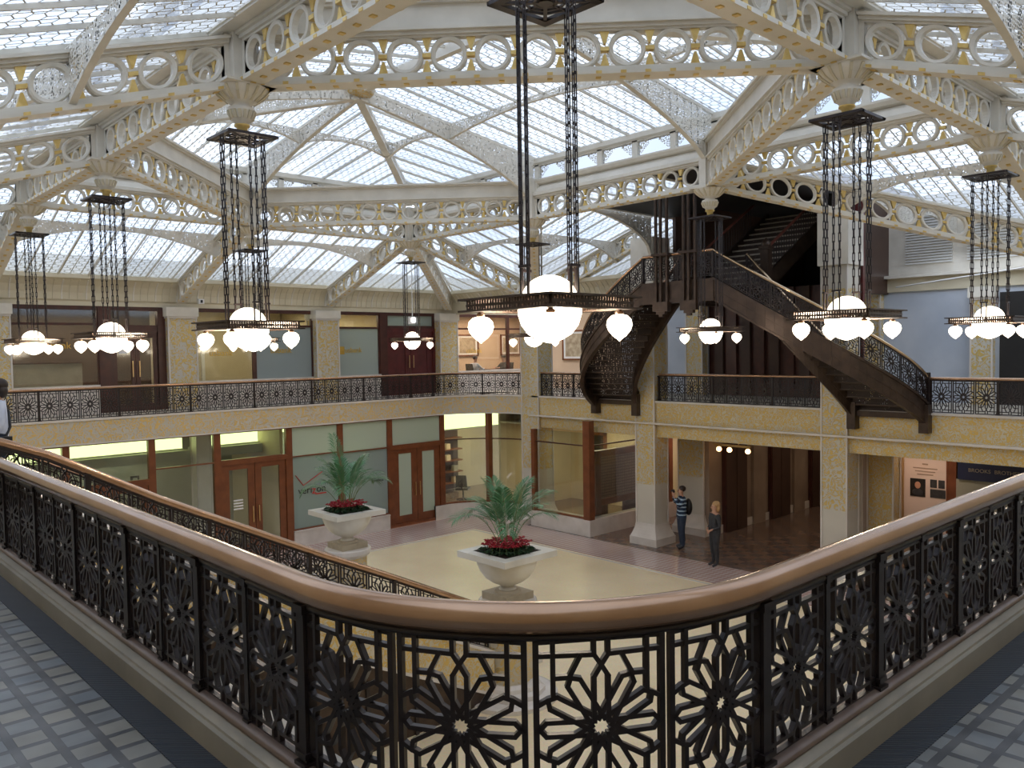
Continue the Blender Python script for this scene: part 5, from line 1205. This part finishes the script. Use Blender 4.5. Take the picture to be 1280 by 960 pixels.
# ------------------------------------------------------------------ pedestals, urns, palms, poinsettias
def urn_set(cx_, cy_, which, seed):
    r = empty('pedestal', label='octagonal gilded marble pedestal under the %s urn' % which, cat='pedestal', group='urn pedestals at the stair foot')
    b = MB(); b.lathe([(.40, .28), (.40, 1.46)], 'urngild', (cx_, cy_, 0), 8, smooth=False); b.build('shaft', r)
    b = MB(); b.lathe([(.80, 0), (.80, .07), (.74, .09)], 'marble', (cx_, cy_, 0), 32, smooth=False); b.lathe([(.60, .08), (.60, .16), (.52, .20), (.50, .26), (.44, .30)], 'marble', (cx_, cy_, 0), 8, smooth=False); b.build('base', r)
    b = MB(); b.lathe([(.40, 1.44), (.45, 1.48), (.48, 1.52), (.48, 1.60), (.46, 1.62)], 'marble', (cx_, cy_, 0), 24, smooth=False); b.build('cap', r)
    r = empty('urn', label='%s square topped white marble urn holding a palm%s' % (('nearer', ' in the middle') if which == 'near' else ('farther', ' beside the frosted shop window')), cat='urn', group='marble urns at the foot of the grand stair')
    b = MB(); b.box(cx_ - .30, cx_ + .30, cy_ - .30, cy_ + .30, 1.62, 1.74, 'urnfoot'); b.lathe([(.22, 1.74), (.20, 1.78)], 'urnfoot', (cx_, cy_, 0), 20); b.build('foot_block', r)
    b = MB(); b.lathe([(.16, 1.77), (.12, 1.80), (.11, 1.83), (.15, 1.86), (.26, 1.91), (.37, 1.99), (.45, 2.10), (.50, 2.22), (.52, 2.31)], 'urn', (cx_, cy_, 0), 32); b.build('bowl', r)
    b = MB(); h = .58
    b.box(cx_ - h, cx_ + h, cy_ - h, cy_ - .40, 2.31, 2.41, 'urn'); b.box(cx_ - h, cx_ + h, cy_ + .40, cy_ + h, 2.31, 2.41, 'urn'); b.box(cx_ - h, cx_ - .40, cy_ - .40, cy_ + .40, 2.31, 2.41, 'urn'); b.box(cx_ + .40, cx_ + h, cy_ - .40, cy_ + .40, 2.31, 2.41, 'urn'); b.build('square_rim', r)
    b = MB(); b.box(cx_ - .40, cx_ + .40, cy_ - .40, cy_ + .40, 2.32, 2.40, 'soil'); b.build('soil', r)
    # palm
    rnd = random.Random(seed); r = empty('potted_palm', label='green feathery palm growing from the %s urn' % which, cat='palm', group='palms in the marble urns')
    nf = 15
    for q in range(nf):
        az = 2 * PI * q / nf + rnd.uniform(-.25, .25); lean = (.25, .75, .5)[q % 3] + rnd.uniform(-.08, .1); Lf = rnd.uniform(1.05, 1.3)
        if which == 'far' and q == 4: lean, Lf = .16, 1.6
        d = V((math.cos(az), math.sin(az), 0)); pts = []; p = V((cx_, cy_, 2.38)) + d * rnd.uniform(.02, .10); ns = 16
        for k in range(ns + 1):
            pts.append(p.copy()); t = k / ns; el = PI / 2 - lean * .55 - lean * 2.6 * t ** 2.2; p = p + (d * math.cos(el) + V((0, 0, math.sin(el)))) * (Lf / ns)
        b = MB(); b.tube(pts, [.009 * (1 - .7 * k / ns) for k in range(ns + 1)], 'palmstem', 5)
        for k in range(7, ns + 1):
            for sub in (0, .33, .67):
                if k == ns and sub: continue
                c = pts[k].lerp(pts[min(ns, k + 1)], sub)
                t = ((k + sub) / ns - .43) / .57; tan = (pts[min(ns, k + 1)] - pts[k - 1]).normalized(); side = tan.cross(V((0, 0, 1)))
                if side.length < .2: side = V((-d.y, d.x, 0))
                side.normalize(); ll = .30 * math.sin(PI * (.22 + .68 * t)) + .07
                for sg in (1, -1):
                    dr = (side * sg * .75 + tan * .85 + V((0, 0, rnd.uniform(0, .2)))).normalized(); wv = tan.cross(dr).cross(dr).normalized() * .0075
                    m0 = c + dr * ll * .3; m1 = c + dr * ll * .65 - V((0, 0, ll * .07)); e_ = c + dr * ll - V((0, 0, ll * rnd.uniform(.22, .42)))
                    b.add([c, m0 - wv, m0 + wv, m1 - wv * .9, m1 + wv * .9, e_], [(0, 1, 2), (1, 3, 4, 2), (3, 5, 4)], 'palm')
        b.build('frond', r)
    # poinsettias
    def poin():
        r = empty('poinsettia', (0, 0, 0), label='red poinsettia in the ring of flowers round the palm of the %s urn' % which, cat='flower', group='poinsettias in the %s urn' % which)
        b = MB()
        for q in range(16):
            a = 2.4 * q; rr = .05 + .09 * (q % 4) / 3; z = .02 + .05 * ((q * 7) % 5) / 4; d = V((math.cos(a), math.sin(a), 0)); n = V((-d.y, d.x, 0)); o = d * rr * .4 + V((0, 0, z))
            b.add([o, o + d * .06 + n * .03 + V((0, 0, .02)), o + d * .13 - V((0, 0, .02)), o + d * .06 - n * .03 + V((0, 0, .02))], [(0, 1, 2, 3)], 'leaf')
        b.build('foliage', r)
        for fx_, fy_, fz in ((-.05, .03, .15), (.06, .04, .16), (.01, -.06, .14)):
            b = MB()
            for q in range(9):
                a = 2 * PI * q / 9 + fx_ * 20; d = V((math.cos(a), math.sin(a), 0)); n = V((-d.y, d.x, 0)); o = V((fx_, fy_, fz + .012 * (q % 2))); ln = .085 if q % 2 else .065
                b.add([o, o + d * ln * .5 + n * .02 + V((0, 0, .018)), o + d * ln, o + d * ln * .5 - n * .02 + V((0, 0, .018))], [(0, 1, 2, 3)], 'red')
            b.lathe([(.004, -.12), (.004, .0)], 'palmstem', (fx_, fy_, fz), 5); b.build('bracts', r)
        return r
    first = None
    for q in range(15):
        if q < 10: a = 2 * PI * q / 10; rr = .31
        else: a = 2 * PI * (q - 10) / 5 + .3; rr = .15
        o = first if first is not None and q == 0 else (poin() if first is None else copy_tree(first))
        if first is None: first = o
        o.location = (cx_ + rr * math.cos(a), cy_ + rr * math.sin(a), 2.385 + (.03 if q >= 10 else 0)); o.rotation_euler = (0, 0, a * 1.7)
urn_set(8.98, 9.85, 'near', 5); urn_set(9.03, 14.85, 'far', 12)

# ------------------------------------------------------------------ people
def skin_person(name, joints, edges, mats, loc, rz, label, fat=1.4):
    me = bpy.data.meshes.new(name); names = list(joints); idx = {k: i for i, k in enumerate(names)}
    me.from_pydata([joints[k][0] for k in names], [(idx[a], idx[b]) for a, b in edges], [])
    o = bpy.data.objects.new(name, me); COL.objects.link(o)
    sk = o.modifiers.new('s', 'SKIN'); sk.use_smooth_shade = True
    for k in names:
        d = me.skin_vertices[0].data[idx[k]]; rr = joints[k][1]; rr = rr if isinstance(rr, tuple) else (rr, rr); g_ = 1.0 if max(rr) < .04 or k in ('head', 'jaw', 'crown', 'neck') else fat; d.radius = (rr[0] * g_, rr[1] * g_)
    me.skin_vertices[0].data[idx['pelvis']].use_root = True
    sb = o.modifiers.new('u', 'SUBSURF'); sb.levels = 1; sb.render_levels = 1
    bpy.context.view_layer.update(); dg = bpy.context.evaluated_depsgraph_get()
    nm = bpy.data.meshes.new_from_object(o.evaluated_get(dg)); bpy.data.objects.remove(o)
    o = bpy.data.objects.new('person', nm); COL.objects.link(o)
    nm.materials.clear()
    ml = []
    for p in nm.polygons:
        mt = mats(V(p.center)); mt = M[mt]
        if mt not in ml: ml.append(mt); nm.materials.append(mt)
        p.material_index = ml.index(mt); p.use_smooth = True
    o.location = loc; o.rotation_euler = (0, 0, rz); tag(o, label, 'person'); return o
def base_joints(h, fem=False):
    s = h / 1.75; J = {}
    def j(k, x, y, z, r): J[k] = ((x * s, y * s, z * s), tuple(q * s for q in r) if isinstance(r, tuple) else r * s)
    sw = .17 if fem else .19
    j('pelvis', 0, 0, .95, (.145, .105)); j('waist', 0, 0, 1.08, (.125, .095)); j('chest', 0, 0, 1.28, (.155, .11)); j('neck0', 0, -.01, 1.44, (.075, .07)); j('neck', 0, 0, 1.50, .052)
    j('jaw', 0, .02, 1.57, (.062, .075)); j('head', 0, .01, 1.65, (.076, .093)); j('crown', 0, 0, 1.715, (.055, .07))
    for sgn, t in ((1, 'R'), (-1, 'L')):
        j('hip' + t, sgn * .09, 0, .88, .09); j('knee' + t, sgn * .10, .015, .50, .058); j('calf' + t, sgn * .10, -.01, .36, .056); j('ankle' + t, sgn * .105, -.02, .09, .040); j('toe' + t, sgn * .115, .14, .035, (.042, .03))
        j('sho' + t, sgn * sw, -.01, 1.41, .06)
    E_ = [('pelvis', 'waist'), ('waist', 'chest'), ('chest', 'neck0'), ('neck0', 'neck'), ('neck', 'jaw'), ('jaw', 'head'), ('head', 'crown')]
    for t in 'RL': E_ += [('pelvis', 'hip' + t), ('hip' + t, 'knee' + t), ('knee' + t, 'calf' + t), ('calf' + t, 'ankle' + t), ('ankle' + t, 'toe' + t), ('chest', 'sho' + t), ('sho' + t, 'elb' + t), ('elb' + t, 'wri' + t), ('wri' + t, 'palm' + t)]
    return J, E_, s, j
def fingers(J, E_, s, t, base, d, spread, curl):
    """five finger chains from the palm: d finger direction, spread sideways vector, curl bend vector"""
    b = V(base); d = V(d).normalized(); sp = V(spread).normalized(); cu = V(curl)
    for q, (off, ln) in enumerate(((-.03, .07), (-.01, .08), (.01, .075), (.03, .06))):
        k0, k1 = 'f%s%da' % (t, q), 'f%s%db' % (t, q)
        p0 = b + sp * off * s + d * .035 * s; p1 = p0 + (d + cu * .4).normalized() * ln * .5 * s; p2 = p1 + (d + cu * 1.1).normalized() * ln * .5 * s
        J[k0] = (tuple(p1), .0085 * s); J[k1] = (tuple(p2), .0075 * s); J['k' + k0] = (tuple(p0), .010 * s); E_ += [('palm' + t, 'k' + k0), ('k' + k0, k0), (k0, k1)]
    p0 = b - sp * .045 * s; p1 = p0 - sp * .02 * s + d * .035 * s; J['th' + t] = (tuple(p0), .012 * s); J['th2' + t] = (tuple(p1), .009 * s); E_ += [('palm' + t, 'th' + t), ('th' + t, 'th2' + t)]
def hair_cap(o, c, r, mat, sc=(1, 1.15, 1), long=0, back=-.02):
    b = MB(); b.sphere((c[0], c[1] + back, c[2]), r, mat, 16, 10, sc)
    if long: b.sphere((c[0], c[1] - .05, c[2] - .08), r * .95, mat, 14, 8, (1.1, .8, 1.0 + long))
    h = b.build('hair', o); return h
def face(o, s, z=1.63, y=.10):
    b = MB(); b.sphere((0, y + .004, z - .005), .013 * s, 'skin', 8, 6, (.8, 1.3, 1.6)); b.build('nose', o)
    for sx in (-1, 1): b = MB(); b.sphere((sx * .03 * s, y - .012, z + .02), .009, 'black', 8, 6); b.build('eye', o); b = MB(); b.sphere((sx * .078 * s, 0, z), .02, 'skin', 8, 6, (.5, 1, 1.5)); b.build('ear', o)
    b = MB(); b.sphere((0, y - .012, z - .045), .018, 'terracotta', 8, 6, (1.2, .5, .35)); b.build('mouth', o)
def rot_face(dx, dy): return math.atan2(-dx, dy)      # local +y looks along (dx,dy)
# man photographing
J, E_, s, j = base_joints(1.76)
j('elbR', .27, .12, 1.24, .046); j('wriR', .10, .22, 1.52, .030); j('palmR', .08, .22, 1.58, (.035, .02)); j('elbL', -.27, .12, 1.22, .046); j('wriL', -.10, .23, 1.50, .030); j('palmL', -.07, .23, 1.56, (.035, .02))
fingers(J, E_, s, 'R', (.08, .22, 1.58), (-.5, .2, 1), (0, 1, 0), (-1, 0, 0)); fingers(J, E_, s, 'L', (-.07, .23, 1.56), (.5, .2, 1), (0, 1, 0), (1, 0, 0))
def mm(c):
    if c.z > 1.49 * s and math.hypot(c.x, c.y) < .13: return 'skin'
    if c.y > .17 and c.z > 1.46: return 'skin'
    if c.z > .93: return 'stripes'
    return 'jeans' if c.z > .11 else 'shoe'
man = skin_person('man', J, E_, mm, (19.1, 13.62, .0), rot_face(-.75, .66), 'man in striped navy pullover and jeans raising a camera beside the gilded column')
hair_cap(man, (0, -.01, 1.70), .088, 'hairdark'); face(man, 1)
b = MB(); rz = man.rotation_euler[2]; 
r = empty('backpack', man.location, rz, label='black backpack on the back of the man with the camera', cat='backpack')
b = MB(); b.sphere((0, -.20, 1.18), .19, 'black', 16, 10, (.85, .55, 1.25)); b.build('bag', r)
for sx in (-1, 1): b = MB(); b.tube([(sx * .12, -.14, 1.35), (sx * .13, -.03, 1.475), (sx * .13, .10, 1.38), (sx * .13, .10, 1.15), (sx * .13, -.1, 1.02)], .016, 'black', 6); b.build('strap', r)
r = empty('camera', man.location, rz, label='small dark camera held up to his face by the man', cat='camera'); b = MB(); b.box(-.06, .06, .20, .25, 1.60, 1.68, 'black'); b.build('body', r); b = MB(); b.tube([(0, .25, 1.64), (0, .30, 1.64)], .028, 'charcoal', 12); b.build('lens', r)
# woman
J, E_, s, j = base_joints(1.66, True)
j('elbR', .26, -.02, 1.13, .042); j('wriR', .10, .17, 1.02, .026); j('palmR', .04, .20, 1.0, (.032, .018)); j('elbL', -.26, -.02, 1.13, .042); j('wriL', -.10, .17, 1.02, .026); j('palmL', -.04, .20, .98, (.032, .018))
fingers(J, E_, s, 'R', (.04 * s, .20 * s, 1.0 * s), (-1, .2, -.3), (0, 0, 1), (0, -.6, 0)); fingers(J, E_, s, 'L', (-.04 * s, .20 * s, .98 * s), (1, .2, -.3), (0, 0, 1), (0, -.6, 0))
def mw(c):
    if c.z > 1.46 * s: return 'skin'
    if c.y > .13 and .85 < c.z < 1.12: return 'skin'
    return 'charcoal' if c.z > .09 else 'shoe'
w = skin_person('woman', J, E_, mw, (18.1, 11.88, .002), rot_face(-.80, .45), 'woman with shoulder length blond hair in dark grey clothes, hands clasped, in the corridor')
hair_cap(w, (0, -.03, 1.70 * s), .092, 'hairblond', long=.5); face(w, s, 1.63 * s, .10 * s)
# person on the grand stair at the picture edge
J, E_, s, j = base_joints(1.57)
j('elbR', .27, -.03, 1.14, .045); j('wriR', .26, .10, .92, .030); j('palmR', .26, .14, .85, (.02, .035)); j('elbL', -.27, -.03, 1.14, .045); j('wriL', -.26, .10, .92, .030); j('palmL', -.26, .14, .85, (.02, .035))
fingers(J, E_, s, 'R', (.26 * s, .14 * s, .85 * s), (0, .2, -1), (0, 1, 0), (-.5, 0, 0)); fingers(J, E_, s, 'L', (-.26 * s, .14 * s, .85 * s), (0, .2, -1), (0, 1, 0), (.5, 0, 0))
def mp_(c):
    if c.z > 1.47 * s or (abs(c.x) > .2 and c.z < .90): return 'skin'
    return 'shirtwhite' if c.z > .9 else ('jeans' if c.z > .1 else 'shoe')
pl = skin_person('visitor', J, E_, mp_, (2.35, 12.35, MZ * 24 / 26), rot_face(-1, .2), 'person in pale blue shirt with dark strap on the stair at the left edge')
hair_cap(pl, (0, -.01, 1.52), .088, 'hairdark', long=.15); face(pl, s, 1.46, .09)
r = empty('shoulder_bag', pl.location, pl.rotation_euler[2], label='dark shoulder bag strap across the back of the person on the stair', cat='bag'); b = MB(); b.tube([(.13, .09, 1.12), (.12, -.02, 1.29), (.06, -.12, 1.17), (-.08, -.13, .97), (-.17, -.07, .84)], .018, 'black', 6); b.build('strap', r); b = MB(); b.box(-.30, -.19, -.15, .05, .62, .86, 'black'); b.build('bag', r)
# people sitting in the corner office
def seated(x, y, rz, mat, hairm, label):
    J, E_, s, j = base_joints(1.7)
    for t, sg in (('R', 1), ('L', -1)):
        J['pelvis'] = ((0, 0, .52), (.14, .11)); J['waist'] = ((0, .0, .64), (.125, .10)); J['chest'] = ((0, .02, .84), (.155, .11)); J['neck0'] = ((0, .02, .99), (.075, .07)); J['neck'] = ((0, .03, 1.05), .052); J['jaw'] = ((0, .05, 1.12), (.062, .075)); J['head'] = ((0, .04, 1.20), (.076, .093)); J['crown'] = ((0, .03, 1.265), (.055, .07))
        J['hip' + t] = ((sg * .1, .08, .50), .085); J['knee' + t] = ((sg * .12, .45, .50), .058); J['calf' + t] = ((sg * .12, .46, .34), .054); J['ankle' + t] = ((sg * .12, .44, .09), .04); J['toe' + t] = ((sg * .12, .58, .035), (.042, .03))
        J['sho' + t] = ((sg * .19, .01, .96), .058); J['elb' + t] = ((sg * .25, .16, .76), .045); J['wri' + t] = ((sg * .14, .38, .80), .028); J['palm' + t] = ((sg * .11, .44, .80), (.035, .018))
        fingers(J, E_, .95, t, (sg * .11, .44, .80), (-sg * .3, 1, 0), (sg, 0, 0), (0, 0, -.3))
    def mt(c): return 'skin' if (c.z > 1.03 or (c.y > .36 and c.z > .72)) else (mat if c.z > .56 and c.y < .4 else ('jeans' if c.z > .1 else 'shoe'))
    o = skin_person('sitter', J, E_, mt, (x, y, MZ), rz, label); hair_cap(o, (0, .03, 1.25), .088, hairm); face(o, 1, 1.19, .13)
    chair(x - (-math.sin(rz)) * .0, y, MZ, rz + PI, 'dark office chair under the %s' % label[:40], 'office chairs in the corner office')
seated(21.3, 25.1, -1.6, 'shirtwhite', 'hairdark', 'person in pale shirt sitting behind the corner office window, leftmost of three')
seated(22.9, 25.1, 1.5, 'charcoal', 'hairdark', 'person in dark jacket sitting in the corner office, middle of three')
seated(23.5, 25.7, 1.3, 'black', 'hairdark', 'person in black sitting in the corner office, rightmost of three')
r = empty('meeting_table', label='table between the seated people in the corner office', cat='table'); b = MB(); b.box(21.7, 22.5, 24.6, 25.6, MZ + .72, MZ + .76, 'darkwood'); b.build('tabletop', r); b = MB(); b.box(22.05, 22.15, 25.05, 25.15, MZ, MZ + .72, 'iron'); b.build('leg', r)
# small fittings
r = empty('flood_light', label='small bright white floodlight hanging beside the far corner column', cat='light'); b = MB(); b.box(15.93, 16.22, 22.0, 22.15, 6.58, 6.82, 'white'); b.build('housing', r); b = MB(); b.box(15.99, 16.14, 21.985, 22.0, 6.64, 6.78, 'whitelight'); b.build('lamp', r); b = MB(); b.tube([(16.08, 22.07, 6.82), (16.08, 22.07, 8.6)], .015, 'white', 6); b.build('rod', r)
r = empty('wall_sensor', label='small white box with a black front on the cornice of the far left wall', cat='sensor'); b = MB(); b.box(9.62, 9.78, 23.6, 23.7, 7.16, 7.3, 'white'); b.build('housing', r); b = MB(); b.box(9.67, 9.73, 23.585, 23.6, 7.19, 7.27, 'black'); b.build('lens', r)

# ------------------------------------------------------------------ light, sky, camera
def area(name, loc, sx, sy, e, col, rot=(0, 0, 0)):
    ld = bpy.data.lights.new(name, 'AREA'); ld.shape = 'RECTANGLE'; ld.size = sx; ld.size_y = sy; ld.energy = e; ld.color = col
    o = bpy.data.objects.new(name, ld); COL.objects.link(o); o.location = loc; o.rotation_euler = rot; return o
area('office_ceiling_light', (7, 25.4, 7.05), 4, 1.2, 85, (1, .82, .64)); area('office_ceiling_light', (11.7, 25.4, 7.05), 3.5, 1, 38, (1, .86, .62)); area('office_ceiling_light', (16, 25.4, 7.05), 3, 1, 90, (1, .86, .6)); area('office_ceiling_light', (22.3, 25.6, 7.05), 5, 1, 150, (1, .74, .56))
area('shop_ceiling_light', (5, 24.4, 3.5), 7, 1, 60, (1, 1, .75)); area('shop_ceiling_light', (12.8, 24, 3.5), 2.5, 1, 60, (.9, 1, .75)); area('shop_ceiling_light', (19.5, 24.2, 3.5), 3, 1, 90, (1, .95, .55)); area('shop_ceiling_light', (20.9, 18.6, 3.1), 2, 2, 50, (1, .85, .5))
area('poster_light', (21.5, 8.2, 3.35), .3, 1.2, 24, (1, .75, .6), (0, .5, 0)); area('nook_light', (21.9, 15.6, 3.3), .5, 1, 18, (1, .75, .62)); area('corridor_light', (26, 11.6, 3.7), 10, .5, 45, (1, .78, .56))
area('gallery_light', (20.8, 5, 8.0), 2.5, 6, 60, (.8, .88, 1))
W = bpy.data.worlds.new('overcast_sky'); SC.world = W; W.use_nodes = True; nt = W.node_tree; nt.nodes.clear()
bg = nt.nodes.new('ShaderNodeBackground'); wo = nt.nodes.new('ShaderNodeOutputWorld'); L(nt, bg.outputs[0], wo.inputs[0])
tc = nt.nodes.new('ShaderNodeTexCoord'); n = N(nt, 'ShaderNodeTexNoise'); n.inputs['Scale'].default_value = 3; n.inputs['Detail'].default_value = 4; L(nt, tc.outputs['Generated'], n.inputs['Vector'])
L(nt, ramp(nt, n.outputs[0], [(.35, (.72, .82, 1.0)), (.65, (1, 1, 1))]), bg.inputs[0]); bg.inputs[1].default_value = 2.6
cd = bpy.data.cameras.new('camera'); co = bpy.data.objects.new('camera', cd); COL.objects.link(co); SC.camera = co
f_, yaw, pit, rol = 1026.37, .82208, .04235, -.01614
fw = V((math.cos(yaw) * math.cos(pit), math.sin(yaw) * math.cos(pit), -math.sin(pit))); rt = V((math.sin(yaw), -math.cos(yaw), 0)); up = rt.cross(fw)
c_, s_ = math.cos(rol), math.sin(rol); ri = rt * c_ + up * s_; ui = up * c_ - rt * s_
co.matrix_world = Matrix(((ri.x, ui.x, -fw.x, 0), (ri.y, ui.y, -fw.y, 0), (ri.z, ui.z, -fw.z, E), (0, 0, 0, 1)))
cd.sensor_width = 36; cd.sensor_fit = 'HORIZONTAL'; cd.lens = 36 * f_ / 1280; cd.clip_start = .05; cd.clip_end = 300
SC.view_settings.view_transform = 'Standard'; SC.view_settings.look = 'None'; SC.view_settings.gamma = 1; SC.view_settings.exposure = 0.3; SC.view_settings.use_curve_mapping = False
SC.cycles.max_bounces = 8; SC.cycles.transparent_max_bounces = 24; SC.cycles.caustics_reflective = False; SC.cycles.sample_clamp_indirect = 6
